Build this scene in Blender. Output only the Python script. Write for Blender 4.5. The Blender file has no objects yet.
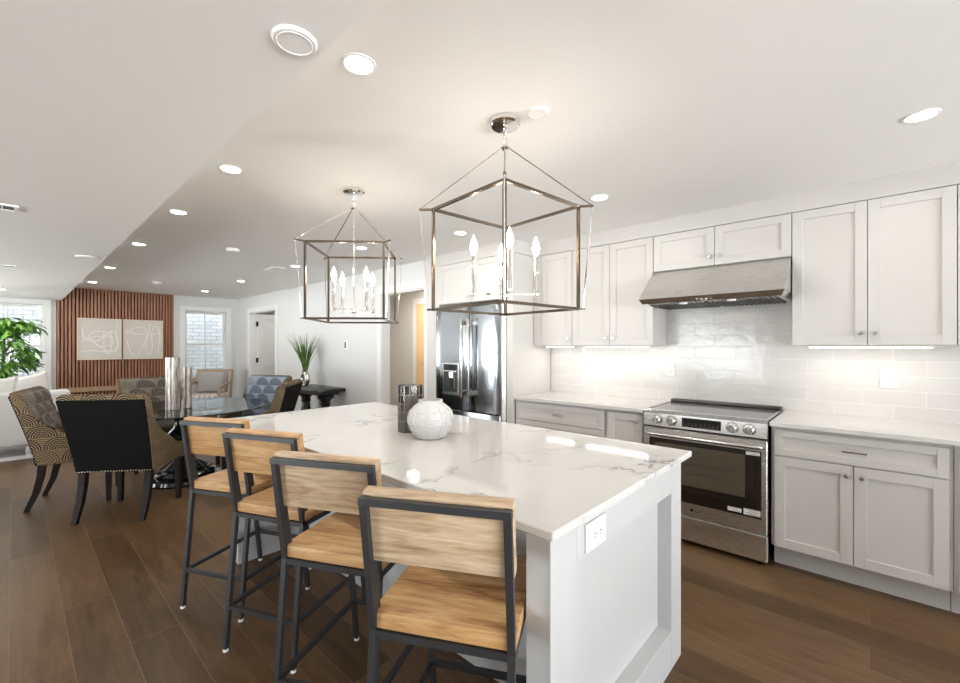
import bpy, bmesh, math, random
from mathutils import Vector, Matrix
random.seed(7)
PI = math.pi
scene = bpy.context.scene
col = scene.collection

# ---------------------------------------------------------------- camera, world, exposure
cam_d = bpy.data.cameras.new('camera')
cam_d.sensor_width = 36.0
cam_d.lens = 36.0 * 426.0 / 960.0
cam_d.shift_y = 5.0 / 960.0
cam_d.clip_start = 0.02
cam = bpy.data.objects.new('camera', cam_d)
cam.location = (0, 0, 1.375)
cam.rotation_euler = (PI / 2, 0, -math.radians(47.6))
col.objects.link(cam)
scene.camera = cam

world = bpy.data.worlds.new('world')
scene.world = world
world.use_nodes = True
bg = world.node_tree.nodes['Background']
# overcast sky above, brighter half below the horizon added to lift the ceiling
_nt = world.node_tree
_tc = _nt.nodes.new('ShaderNodeTexCoord'); _sp = _nt.nodes.new('ShaderNodeSeparateXYZ'); _rp = _nt.nodes.new('ShaderNodeValToRGB')
_mp = _nt.nodes.new('ShaderNodeMapRange'); _mp.inputs[1].default_value = -1; _mp.inputs[2].default_value = 1
_nt.links.new(_tc.outputs['Generated'], _sp.inputs[0]); _nt.links.new(_sp.outputs[2], _mp.inputs[0]); _nt.links.new(_mp.outputs[0], _rp.inputs[0])
_rp.color_ramp.elements[0].position = 0.47; _rp.color_ramp.elements[0].color = (0.985, 0.985, 0.985, 1)
_rp.color_ramp.elements[1].position = 0.53; _rp.color_ramp.elements[1].color = (0.465, 0.475, 0.49, 1)
_nt.links.new(_rp.outputs[0], bg.inputs[0])
bg.inputs[1].default_value = 15.0

scene.view_settings.view_transform = 'Standard'
scene.view_settings.look = 'None'
scene.view_settings.gamma = 1.0
scene.view_settings.use_curve_mapping = False
scene.view_settings.exposure = 0.52
scene.cycles.max_bounces = 10
scene.cycles.diffuse_bounces = 6
scene.cycles.glossy_bounces = 5
scene.cycles.transmission_bounces = 6
scene.cycles.transparent_max_bounces = 12
scene.cycles.caustics_reflective = False
scene.cycles.caustics_refractive = False
scene.cycles.sample_clamp_indirect = 6.0

DOWN_W = 3.2        # each recessed downlight
BULB_W = 0.8        # each candle bulb
STRIP_W = 0.50       # each under-cabinet strip

def portal(loc, rot, sx, sy):
    d = bpy.data.lights.new('window_portal', 'AREA')
    d.shape = 'RECTANGLE'; d.size = sx; d.size_y = sy
    d.cycles.is_portal = True
    o = bpy.data.objects.new('window_portal', d)
    o.location = loc; o.rotation_euler = rot
    col.objects.link(o)
portal((2.655, 10.14, 1.42), (-PI / 2, 0, 0), 0.73, 1.34)
portal((-0.06, 10.14, 1.38), (-PI / 2, 0, 0), 0.78, 1.36)
portal((-1.285, 10.14, 1.13), (-PI / 2, 0, 0), 1.33, 1.86)
portal((-4.74, 8.15, 1.12), (0, -PI / 2, 0), 1.85, 3.3)
portal((-4.74, 3.2, 1.12), (0, -PI / 2, 0), 1.85, 2.4)
portal((-.05, -4.34, 1.17), (PI / 2, 0, 0), 6.9, 1.94)

# ---------------------------------------------------------------- materials
MATS = {}
def new_mat(name):
    m = bpy.data.materials.new(name); m.use_nodes = True
    MATS[name] = m
    nt = m.node_tree
    return m, nt, nt.nodes['Principled BSDF']
def N(nt, typ, **kw):
    n = nt.nodes.new(typ)
    for k, v in kw.items(): setattr(n, k, v)
    return n
def L(nt, a, b): nt.links.new(a, b)
def M2(nt, op, a, b=None, clamp=False):
    n = nt.nodes.new('ShaderNodeMath'); n.operation = op; n.use_clamp = clamp
    for i, v in enumerate((a, b)):
        if v is None: continue
        if isinstance(v, (int, float)): n.inputs[i].default_value = v
        else: nt.links.new(v, n.inputs[i])
    return n.outputs[0]
def mixc(nt, f, a, b):
    n = nt.nodes.new('ShaderNodeMix'); n.data_type = 'RGBA'
    for i, v in ((0, f), (6, a), (7, b)):
        if isinstance(v, (int, float)): n.inputs[i].default_value = v
        elif isinstance(v, tuple): n.inputs[i].default_value = (v[0], v[1], v[2], 1)
        else: nt.links.new(v, n.inputs[i])
    return n.outputs[2]
def ramp(nt, fac, stops):
    n = nt.nodes.new('ShaderNodeValToRGB')
    while len(n.color_ramp.elements) < len(stops): n.color_ramp.elements.new(0.5)
    for e, (p, c) in zip(n.color_ramp.elements, stops):
        e.position = p; e.color = (c[0], c[1], c[2], 1) if isinstance(c, tuple) else (c, c, c, 1)
    nt.links.new(fac, n.inputs[0])
    return n.outputs[0]
def bump(nt, b, h, strength=0.2, dist=0.01):
    n = nt.nodes.new('ShaderNodeBump'); n.inputs['Strength'].default_value = strength; n.inputs['Distance'].default_value = dist
    nt.links.new(h, n.inputs['Height']); nt.links.new(n.outputs[0], b.inputs['Normal'])
def objco(nt, scale=(1, 1, 1), rot=(0, 0, 0), loc=(0, 0, 0)):
    t = nt.nodes.new('ShaderNodeTexCoord'); m = nt.nodes.new('ShaderNodeMapping')
    m.inputs['Scale'].default_value = scale; m.inputs['Rotation'].default_value = rot; m.inputs['Location'].default_value = loc
    nt.links.new(t.outputs['Object'], m.inputs[0])
    return m.outputs[0]
def noise(nt, vec, scale, detail=3, rough=0.5, dist=0.0):
    n = nt.nodes.new('ShaderNodeTexNoise'); n.inputs['Scale'].default_value = scale
    n.inputs['Detail'].default_value = detail; n.inputs['Roughness'].default_value = rough; n.inputs['Distortion'].default_value = dist
    nt.links.new(vec, n.inputs['Vector'])
    return n.outputs[0]
def plain(name, c, rough=0.5, metal=0.0, var=0.04, nscale=8.0, bmp=0.0, bscale=60.0, stretch=(1, 1, 1), spec=0.5, coat=0.0):
    """paint, metal or fabric: a base colour with a faint procedural variation"""
    m, nt, b = new_mat(name)
    co = objco(nt, stretch)
    f = noise(nt, co, nscale, 3)
    lo = tuple(max(0, x * (1 - var)) for x in c); hi = tuple(min(1, x * (1 + var)) for x in c)
    L(nt, mixc(nt, f, lo, hi), b.inputs['Base Color'])
    b.inputs['Roughness'].default_value = rough; b.inputs['Metallic'].default_value = metal
    b.inputs['Specular IOR Level'].default_value = spec
    b.inputs['Coat Weight'].default_value = coat
    if bmp: bump(nt, b, noise(nt, co, bscale, 2), bmp, 0.004)
    return m
def emit(name, c, s):
    m, nt, b = new_mat(name)
    b.inputs['Base Color'].default_value = (0.9, 0.9, 0.9, 1)
    b.inputs['Emission Color'].default_value = (c[0], c[1], c[2], 1); b.inputs['Emission Strength'].default_value = s
    return m

plain('wall_paint', (0.66, 0.66, 0.655), 0.7, var=0.01)
plain('ceiling_paint', (0.87, 0.855, 0.84), 0.75, var=0.01)
plain('trim_white', (0.74, 0.74, 0.73), 0.4, var=0.01)
plain('cabinet_white', (0.57, 0.55, 0.53), 0.38, var=0.01)
plain('island_white', (0.56, 0.555, 0.555), 0.38, var=0.01)
plain('plastic_white', (0.86, 0.86, 0.85), 0.35, var=0.01)
plain('slot_dark', (0.03, 0.03, 0.03), 0.6)
plain('hall_paint', (0.60, 0.585, 0.56), 0.7, var=0.01)
plain('black_gloss', (0.006, 0.006, 0.007), 0.12, var=0.1, coat=0.5)
plain('black_satin', (0.010, 0.009, 0.009), 0.35, var=0.2)
plain('dark_wood_leg', (0.012, 0.008, 0.006), 0.5, var=0.3, nscale=20, spec=0.18)
plain('black_velvet', (0.006, 0.006, 0.006), 0.95, var=0.4, nscale=40, spec=0.15)
plain('graphite_metal', (0.055, 0.056, 0.060), 0.45, metal=0.55, var=0.15, nscale=25)
plain('nickel', (0.86, 0.83, 0.79), 0.08, metal=1.0, var=0.02)
plain('bronze_bar', (0.19, 0.15, 0.115), 0.22, metal=1.0, var=0.08, nscale=14)
plain('chrome', (0.80, 0.80, 0.80), 0.12, metal=1.0, var=0.02)
plain('white_linen', (0.76, 0.74, 0.71), 0.9, var=0.05, bmp=0.3, bscale=150, spec=0.2)
plain('sofa_fabric', (0.74, 0.73, 0.71), 0.9, var=0.03, bmp=0.2, bscale=200, spec=0.2)
plain('pillow_grey', (0.33, 0.315, 0.30), 0.9, var=0.12, nscale=60, bmp=0.3, bscale=200, spec=0.2)
plain('light_oak', (0.36, 0.25, 0.15), 0.45, var=0.25, nscale=6, stretch=(6, 6, 1))
plain('ceramic_white', (0.54, 0.53, 0.525), 0.35, var=0.015)
plain('wax', (0.80, 0.77, 0.72), 0.5, var=0.02)
plain('bark', (0.10, 0.08, 0.06), 0.9, var=0.4, nscale=30, bmp=0.5)
plain('planter', (0.55, 0.53, 0.50), 0.6, var=0.1)
plain('silver_vase', (0.62, 0.58, 0.53), 0.25, metal=0.9, var=0.2, nscale=20)
plain('art_paper', (0.62, 0.585, 0.54), 0.8, var=0.05, nscale=12)
plain('art_line', (0.80, 0.78, 0.74), 0.8, var=0.02)
plain('art_frame', (0.72, 0.62, 0.48), 0.5, var=0.1)
plain('slat_back', (0.012, 0.009, 0.008), 0.8)
plain('sticker_white', (0.78, 0.78, 0.77), 0.5)
plain('sticker_print', (0.25, 0.25, 0.25), 0.5)
plain('tan_door', (0.72, 0.50, 0.27), 0.5, var=0.12, nscale=4, stretch=(8, 8, 1))
plain('hood_filter', (0.10, 0.095, 0.09), 0.35, metal=0.8, var=0.2)
plain('nail_brass', (0.62, 0.55, 0.44), 0.25, metal=1.0)
emit('lens_on', (1.0, 0.97, 0.93), 16.0)
emit('bulb_on', (1.0, 0.86, 0.66), 14.0)
emit('strip_on', (1.0, 0.95, 0.87), 9.0)

def leafmat(name, a, b_):
    m, nt, b = new_mat(name)
    f = noise(nt, objco(nt), 9.0, 2)
    L(nt, ramp(nt, f, [(0.35, a), (0.65, b_)]), b.inputs['Base Color'])
    b.inputs['Roughness'].default_value = 0.45
    b.inputs['Subsurface Weight'].default_value = 0.0
leafmat('leaf_green', (0.02, 0.10, 0.012), (0.20, 0.42, 0.06))
leafmat('grass_green', (0.03, 0.075, 0.012), (0.13, 0.20, 0.035))

def steel(name, c, rough, stretch):
    m, nt, b = new_mat(name)
    f = noise(nt, objco(nt, stretch), 14.0, 4, 0.6)
    L(nt, mixc(nt, f, tuple(x * 0.96 for x in c), tuple(min(1, x * 1.03) for x in c)), b.inputs['Base Color'])
    L(nt, ramp(nt, f, [(0.3, rough * 0.8), (0.7, rough * 1.25)]), b.inputs['Roughness'])
    b.inputs['Metallic'].default_value = 1.0
steel('stainless', (0.72, 0.70, 0.67), 0.30, (3, 1, 30))
steel('stainless_dark', (0.40, 0.42, 0.445), 0.13, (20, 20, 1))
steel('stainless_bright', (0.74, 0.73, 0.72), 0.2, (30, 1, 30))

def floor_mat():
    m, nt, b = new_mat('oak_floor')
    t = N(nt, 'ShaderNodeTexCoord'); sp = N(nt, 'ShaderNodeSeparateXYZ'); cb = N(nt, 'ShaderNodeCombineXYZ')
    L(nt, t.outputs['Object'], sp.inputs[0])
    L(nt, sp.outputs[1], cb.inputs[0]); L(nt, M2(nt, 'ADD', sp.outputs[0], 20.155), cb.inputs[1])
    br = N(nt, 'ShaderNodeTexBrick'); br.offset = 0.37; br.offset_frequency = 2
    br.inputs['Color1'].default_value = (0, 0, 0, 1); br.inputs['Color2'].default_value = (1, 1, 1, 1); br.inputs['Mortar'].default_value = (0.5, 0.5, 0.5, 1)
    br.inputs['Scale'].default_value = 1.0; br.inputs['Mortar Size'].default_value = 0.0012
    br.inputs['Mortar Smooth'].default_value = 0.3
    br.inputs['Brick Width'].default_value = 1.55; br.inputs['Row Height'].default_value = 0.19
    L(nt, cb.outputs[0], br.inputs['Vector'])
    # long grain along the planks, broken per plank
    mp = N(nt, 'ShaderNodeMapping'); mp.inputs['Scale'].default_value = (1.0, 9.0, 1.0)
    L(nt, cb.outputs[0], mp.inputs[0])
    ad = N(nt, 'ShaderNodeVectorMath', operation='ADD'); L(nt, mp.outputs[0], ad.inputs[0])
    sc = N(nt, 'ShaderNodeVectorMath', operation='SCALE'); sc.inputs['Scale'].default_value = 7.0
    L(nt, br.outputs['Color'], sc.inputs[0]); L(nt, sc.outputs[0], ad.inputs[1])
    g = noise(nt, ad.outputs[0], 2.6, 6, 0.65, 1.2)
    g2 = noise(nt, ad.outputs[0], 14.0, 3, 0.6, 0.4)
    blot = noise(nt, cb.outputs[0], 1.4, 2)
    tone = M2(nt, 'ADD', M2(nt, 'MULTIPLY', g, 0.62), M2(nt, 'MULTIPLY', br.outputs['Color'], 0.24))
    tone = M2(nt, 'ADD', tone, M2(nt, 'MULTIPLY', blot, 0.18))
    tone = M2(nt, 'ADD', tone, M2(nt, 'MULTIPLY', g2, 0.08))
    c = ramp(nt, tone, [(0.28, (0.050, 0.025, 0.010)), (0.5, (0.104, 0.056, 0.024)), (0.75, (0.185, 0.108, 0.050))])
    c = mixc(nt, br.outputs['Fac'], c, (0.22, 0.145, 0.085))
    L(nt, c, b.inputs['Base Color'])
    L(nt, ramp(nt, g, [(0.2, 0.34), (0.8, 0.48)]), b.inputs['Roughness']); b.inputs['Specular IOR Level'].default_value = 0.35
    h = M2(nt, 'SUBTRACT', M2(nt, 'MULTIPLY', g2, 0.3), br.outputs['Fac'])
    bump(nt, b, h, 0.15, 0.002)
floor_mat()

def tile_mat():
    m, nt, b = new_mat('gloss_tile')
    t = N(nt, 'ShaderNodeTexCoord'); sp = N(nt, 'ShaderNodeSeparateXYZ'); cb = N(nt, 'ShaderNodeCombineXYZ')
    L(nt, t.outputs['Object'], sp.inputs[0])
    L(nt, M2(nt, 'ADD', sp.outputs[1], 20 * 0.292 - 0.032), cb.inputs[0]); L(nt, M2(nt, 'ADD', sp.outputs[2], -0.914 + 0.94 + 0.01), cb.inputs[1])
    br = N(nt, 'ShaderNodeTexBrick'); br.offset = 0.5
    br.inputs['Color1'].default_value = (0.66, 0.645, 0.63, 1); br.inputs['Color2'].default_value = (0.70, 0.685, 0.67, 1)
    br.inputs['Mortar'].default_value = (0.77, 0.755, 0.735, 1)
    br.inputs['Scale'].default_value = 1.0; br.inputs['Mortar Size'].default_value = 0.0022; br.inputs['Mortar Smooth'].default_value = 0.2
    br.inputs['Brick Width'].default_value = 0.292; br.inputs['Row Height'].default_value = 0.094
    L(nt, cb.outputs[0], br.inputs['Vector'])
    L(nt, br.outputs['Color'], b.inputs['Base Color'])
    L(nt, ramp(nt, br.outputs['Fac'], [(0.0, 0.13), (1.0, 0.6)]), b.inputs['Roughness']); b.inputs['Specular IOR Level'].default_value = 0.4
    w = noise(nt, cb.outputs[0], 17.0, 2, 0.5)
    rnd = M2(nt, 'MULTIPLY', br.outputs['Color'], 0.3)
    h = M2(nt, 'SUBTRACT', M2(nt, 'ADD', M2(nt, 'MULTIPLY', w, 0.9), rnd), M2(nt, 'MULTIPLY', br.outputs['Fac'], 0.35))
    bump(nt, b, h, 0.42, 0.005)
tile_mat()

def quartz_mat(name, amt):
    m, nt, b = new_mat(name)
    co = objco(nt, (1, 1, 1), (0, 0, 0.5), (0.3, 0.1, 0))
    warp = N(nt, 'ShaderNodeTexNoise'); warp.inputs['Scale'].default_value = 1.9; warp.inputs['Detail'].default_value = 5
    warp.inputs['Roughness'].default_value = 0.6
    L(nt, co, warp.inputs['Vector'])
    sub = N(nt, 'ShaderNodeVectorMath', operation='SUBTRACT'); L(nt, warp.outputs['Color'], sub.inputs[0]); sub.inputs[1].default_value = (0.5, 0.5, 0.5)
    scl = N(nt, 'ShaderNodeVectorMath', operation='SCALE'); scl.inputs['Scale'].default_value = 0.75; L(nt, sub.outputs[0], scl.inputs[0])
    add = N(nt, 'ShaderNodeVectorMath', operation='ADD'); L(nt, co, add.inputs[0]); L(nt, scl.outputs[0], add.inputs[1])
    v = N(nt, 'ShaderNodeTexVoronoi', feature='DISTANCE_TO_EDGE'); v.inputs['Scale'].default_value = 1.75
    L(nt, add.outputs[0], v.inputs['Vector'])
    vein = ramp(nt, v.outputs['Distance'], [(0.0, 1.0), (0.006, 0.55), (0.022, 0.0)])
    mask = ramp(nt, noise(nt, co, 2.3, 2), [(0.47, 0.0), (0.62, 1.0)])
    soft = ramp(nt, v.outputs['Distance'], [(0.0, 0.35), (0.10, 0.0)])
    f = M2(nt, 'MULTIPLY', M2(nt, 'ADD', M2(nt, 'MULTIPLY', vein, 0.9), M2(nt, 'MULTIPLY', soft, 0.25)), mask)
    f = M2(nt, 'MULTIPLY', f, amt, True)
    base = mixc(nt, noise(nt, co, 5.0, 4), (0.61, 0.595, 0.575), (0.68, 0.665, 0.65))
    L(nt, mixc(nt, f, base, (0.20, 0.195, 0.20)), b.inputs['Base Color'])
    b.inputs['Roughness'].default_value = 0.06
quartz_mat('quartz_veined', 1.05)
quartz_mat('quartz_plain', 0.03)

def mango_mat(name, axis, light):
    m, nt, b = new_mat(name)
    st = {'x': (1.2, 9, 14), 'y': (9, 1.2, 14)}[axis]
    inf = N(nt, 'ShaderNodeObjectInfo')
    co = objco(nt, st)
    ad = N(nt, 'ShaderNodeVectorMath', operation='ADD'); L(nt, co, ad.inputs[0])
    sc = N(nt, 'ShaderNodeVectorMath', operation='SCALE'); sc.inputs['Scale'].default_value = 3.0
    L(nt, inf.outputs['Location'], sc.inputs[0]); L(nt, sc.outputs[0], ad.inputs[1])
    g = noise(nt, ad.outputs[0], 2.2, 5, 0.6, 1.6)
    g2 = noise(nt, ad.outputs[0], 9.0, 3, 0.6, 0.5)
    st2 = N(nt, 'ShaderNodeMapping'); st2.inputs['Scale'].default_value = (2.2, 26, 26); L(nt, objco(nt), st2.inputs[0])
    g3 = noise(nt, st2.outputs[0], 5.0, 4, 0.7, 0.3)
    spz = N(nt, 'ShaderNodeSeparateXYZ'); L(nt, objco(nt), spz.inputs[0])
    wn = N(nt, 'ShaderNodeTexWhiteNoise', noise_dimensions='1D')
    L(nt, M2(nt, 'ADD', M2(nt, 'FLOOR', M2(nt, 'MULTIPLY', spz.outputs[2 if light else 1], 12.0)), inf.outputs['Random']), wn.inputs['W'])
    tone = M2(nt, 'ADD', M2(nt, 'MULTIPLY', g, 0.52), M2(nt, 'MULTIPLY', g2, 0.18))
    tone = M2(nt, 'ADD', tone, M2(nt, 'ADD', M2(nt, 'MULTIPLY', g3, 0.20), M2(nt, 'MULTIPLY', wn.outputs[0], 0.12)))
    if light: st_ = [(0.36, (0.27, 0.155, 0.08)), (0.49, (0.49, 0.345, 0.215)), (0.63, (0.66, 0.52, 0.37))]
    else: st_ = [(0.36, (0.25, 0.115, 0.04)), (0.49, (0.50, 0.275, 0.11)), (0.63, (0.66, 0.43, 0.21))]
    c = ramp(nt, tone, st_)
    v = N(nt, 'ShaderNodeTexVoronoi'); v.inputs['Scale'].default_value = 1.1; L(nt, ad.outputs[0], v.inputs['Vector'])
    knot = ramp(nt, v.outputs['Distance'], [(0.05, 0.6), (0.13, 0.0)])
    L(nt, mixc(nt, knot, c, (0.17, 0.075, 0.03)), b.inputs['Base Color'])
    b.inputs['Roughness'].default_value = 0.5
    bump(nt, b, g2, 0.15, 0.002)
mango_mat('mango_back', 'x', True)
mango_mat('mango_seat', 'x', False)
mango_mat('mango_warm', 'x', False)

def slat_mat():
    m, nt, b = new_mat('walnut_slat')
    co = objco(nt, (14, 14, 1.0))
    g = noise(nt, co, 2.0, 4, 0.6, 0.6)
    L(nt, ramp(nt, g, [(0.3, (0.20, 0.075, 0.032)), (0.7, (0.44, 0.19, 0.09))]), b.inputs['Base Color'])
    b.inputs['Roughness'].default_value = 0.5
slat_mat()

def scallop_mat(name, dome, field, line, R, freq, contrast):
    """rows of half-round fans with ring lines, printed on upholstery"""
    m, nt, b = new_mat(name)
    t = N(nt, 'ShaderNodeTexCoord'); sp = N(nt, 'ShaderNodeSeparateXYZ'); L(nt, t.outputs['Object'], sp.inputs[0])
    u = M2(nt, 'ADD', sp.outputs[0], sp.outputs[1]); v = M2(nt, 'ADD', sp.outputs[2], 0.013)
    V = M2(nt, 'DIVIDE', v, R); row = M2(nt, 'FLOOR', V)
    off = M2(nt, 'MULTIPLY', M2(nt, 'MODULO', row, 2.0), 0.5)
    U = M2(nt, 'ADD', M2(nt, 'ADD', M2(nt, 'DIVIDE', u, 2 * R), off), 10.0)
    cu = M2(nt, 'MULTIPLY', M2(nt, 'SUBTRACT', M2(nt, 'FRACT', U), 0.5), 2.0); cv = M2(nt, 'FRACT', V)
    r = M2(nt, 'SQRT', M2(nt, 'ADD', M2(nt, 'MULTIPLY', cu, cu), M2(nt, 'MULTIPLY', cv, cv)))
    inside = M2(nt, 'LESS_THAN', r, 0.97)
    ring = M2(nt, 'GREATER_THAN', M2(nt, 'SINE', M2(nt, 'MULTIPLY', r, freq)), 0.25)
    au = M2(nt, 'SUBTRACT', 1.0, M2(nt, 'ABSOLUTE', cu)); cv1 = M2(nt, 'ADD', cv, 1.0)
    r2 = M2(nt, 'SQRT', M2(nt, 'ADD', M2(nt, 'MULTIPLY', au, au), M2(nt, 'MULTIPLY', cv1, cv1)))
    ring2 = M2(nt, 'GREATER_THAN', M2(nt, 'SINE', M2(nt, 'MULTIPLY', r2, freq)), 0.25)
    wn = N(nt, 'ShaderNodeTexWhiteNoise', noise_dimensions='1D')
    L(nt, M2(nt, 'ADD', M2(nt, 'FLOOR', U), M2(nt, 'MULTIPLY', row, 17.0)), wn.inputs['W'])
    dcol = mixc(nt, M2(nt, 'MULTIPLY', M2(nt, 'GREATER_THAN', wn.outputs[0], 0.6), 0.65), dome, field)
    dcol = mixc(nt, M2(nt, 'MULTIPLY', ring, contrast), dcol, line)
    fcol = mixc(nt, M2(nt, 'MULTIPLY', ring2, contrast), field, line)
    L(nt, mixc(nt, inside, fcol, dcol), b.inputs['Base Color'])
    b.inputs['Roughness'].default_value = 0.85; b.inputs['Specular IOR Level'].default_value = 0.25
    bump(nt, b, noise(nt, t.outputs['Object'], 160, 2), 0.25, 0.003)
scallop_mat('fan_fabric_gold', (0.022, 0.014, 0.012), (0.10, 0.062, 0.032), (0.35, 0.26, 0.145), 0.105, 40.0, 0.8)
scallop_mat('fan_fabric_taupe', (0.060, 0.052, 0.048), (0.20, 0.17, 0.135), (0.30, 0.265, 0.21), 0.10, 30.0, 0.55)
scallop_mat('fan_fabric_cool_light', (0.050, 0.070, 0.105), (0.25, 0.28, 0.33), (0.36, 0.38, 0.42), 0.10, 30.0, 0.5)  # same fabric as the taupe, with bluish window light put into its colour

def stripe_mat():
    m, nt, b = new_mat('stripe_fabric')
    t = N(nt, 'ShaderNodeTexCoord'); sp = N(nt, 'ShaderNodeSeparateXYZ'); L(nt, t.outputs['Object'], sp.inputs[0])
    s = M2(nt, 'GREATER_THAN', M2(nt, 'SINE', M2(nt, 'MULTIPLY', sp.outputs[0], 75.0)), 0.1)
    L(nt, mixc(nt, s, (0.62, 0.58, 0.54), (0.38, 0.31, 0.27)), b.inputs['Base Color'])
    b.inputs['Roughness'].default_value = 0.9
stripe_mat()

def brick_out():
    m, nt, b = new_mat('painted_brick')
    t = N(nt, 'ShaderNodeTexCoord'); sp = N(nt, 'ShaderNodeSeparateXYZ'); cb = N(nt, 'ShaderNodeCombineXYZ')
    L(nt, t.outputs['Object'], sp.inputs[0]); L(nt, sp.outputs[0], cb.inputs[0]); L(nt, sp.outputs[2], cb.inputs[1])
    br = N(nt, 'ShaderNodeTexBrick')
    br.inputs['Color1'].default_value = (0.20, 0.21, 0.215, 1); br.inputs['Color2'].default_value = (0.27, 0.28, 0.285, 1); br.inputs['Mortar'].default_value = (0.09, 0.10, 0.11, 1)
    br.inputs['Scale'].default_value = 1.0; br.inputs['Mortar Size'].default_value = 0.008; br.inputs['Brick Width'].default_value = 0.24; br.inputs['Row Height'].default_value = 0.085
    L(nt, cb.outputs[0], br.inputs['Vector']); L(nt, br.outputs['Color'], b.inputs['Base Color'])
    b.inputs['Roughness'].default_value = 0.85
    bump(nt, b, br.outputs['Fac'], -0.4, 0.01)
brick_out()

def thin_glass(name, tint, refl=1.0, frost=None):
    m = bpy.data.materials.new(name); m.use_nodes = True; MATS[name] = m
    nt = m.node_tree; nt.nodes.clear()
    out = N(nt, 'ShaderNodeOutputMaterial'); mx = N(nt, 'ShaderNodeMixShader')
    tr = N(nt, 'ShaderNodeBsdfTransparent'); gl = N(nt, 'ShaderNodeBsdfGlossy'); fr = N(nt, 'ShaderNodeFresnel')
    gl.inputs['Roughness'].default_value = 0.02; fr.inputs[0].default_value = 1.5
    if frost:
        f = noise(nt, objco(nt, (9, 9, 1.2)), 6.0, 4)
        L(nt, mixc(nt, f, tint, frost), tr.inputs[0])
    else: tr.inputs[0].default_value = (*tint, 1)
    L(nt, M2(nt, 'MULTIPLY', fr.outputs[0], refl, True), mx.inputs[0])
    L(nt, tr.outputs[0], mx.inputs[1]); L(nt, gl.outputs[0], mx.inputs[2]); L(nt, mx.outputs[0], out.inputs[0])
thin_glass('window_glass', (0.96, 0.98, 0.98))
thin_glass('table_glass', (0.80, 0.88, 0.86), 1.15)
thin_glass('smoke_glass', (0.58, 0.565, 0.56), 0.7, (0.70, 0.68, 0.67))
plain('glass_edge', (0.012, 0.035, 0.032), 0.1)
plain('oven_glass', (0.016, 0.012, 0.008), 0.06, var=0.2)
plain('oven_inner', (0.085, 0.070, 0.045), 0.12, var=0.1)
plain('cooktop_glass', (0.16, 0.16, 0.165), 0.10, var=0.03)
plain('smoke_line', (0.30, 0.29, 0.28), 0.5)

def mercury_mat():
    m, nt, b = new_mat('mercury_glass')
    co = objco(nt, (16, 16, 1.5))
    f = noise(nt, co, 5.0, 5, 0.65, 0.5)
    L(nt, ramp(nt, f, [(0.3, (0.09, 0.072, 0.06)), (0.5, (0.34, 0.305, 0.27)), (0.7, (0.68, 0.65, 0.61))]), b.inputs['Base Color'])
    b.inputs['Metallic'].default_value = 0.35; b.inputs['Roughness'].default_value = 0.3
mercury_mat()

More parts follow.
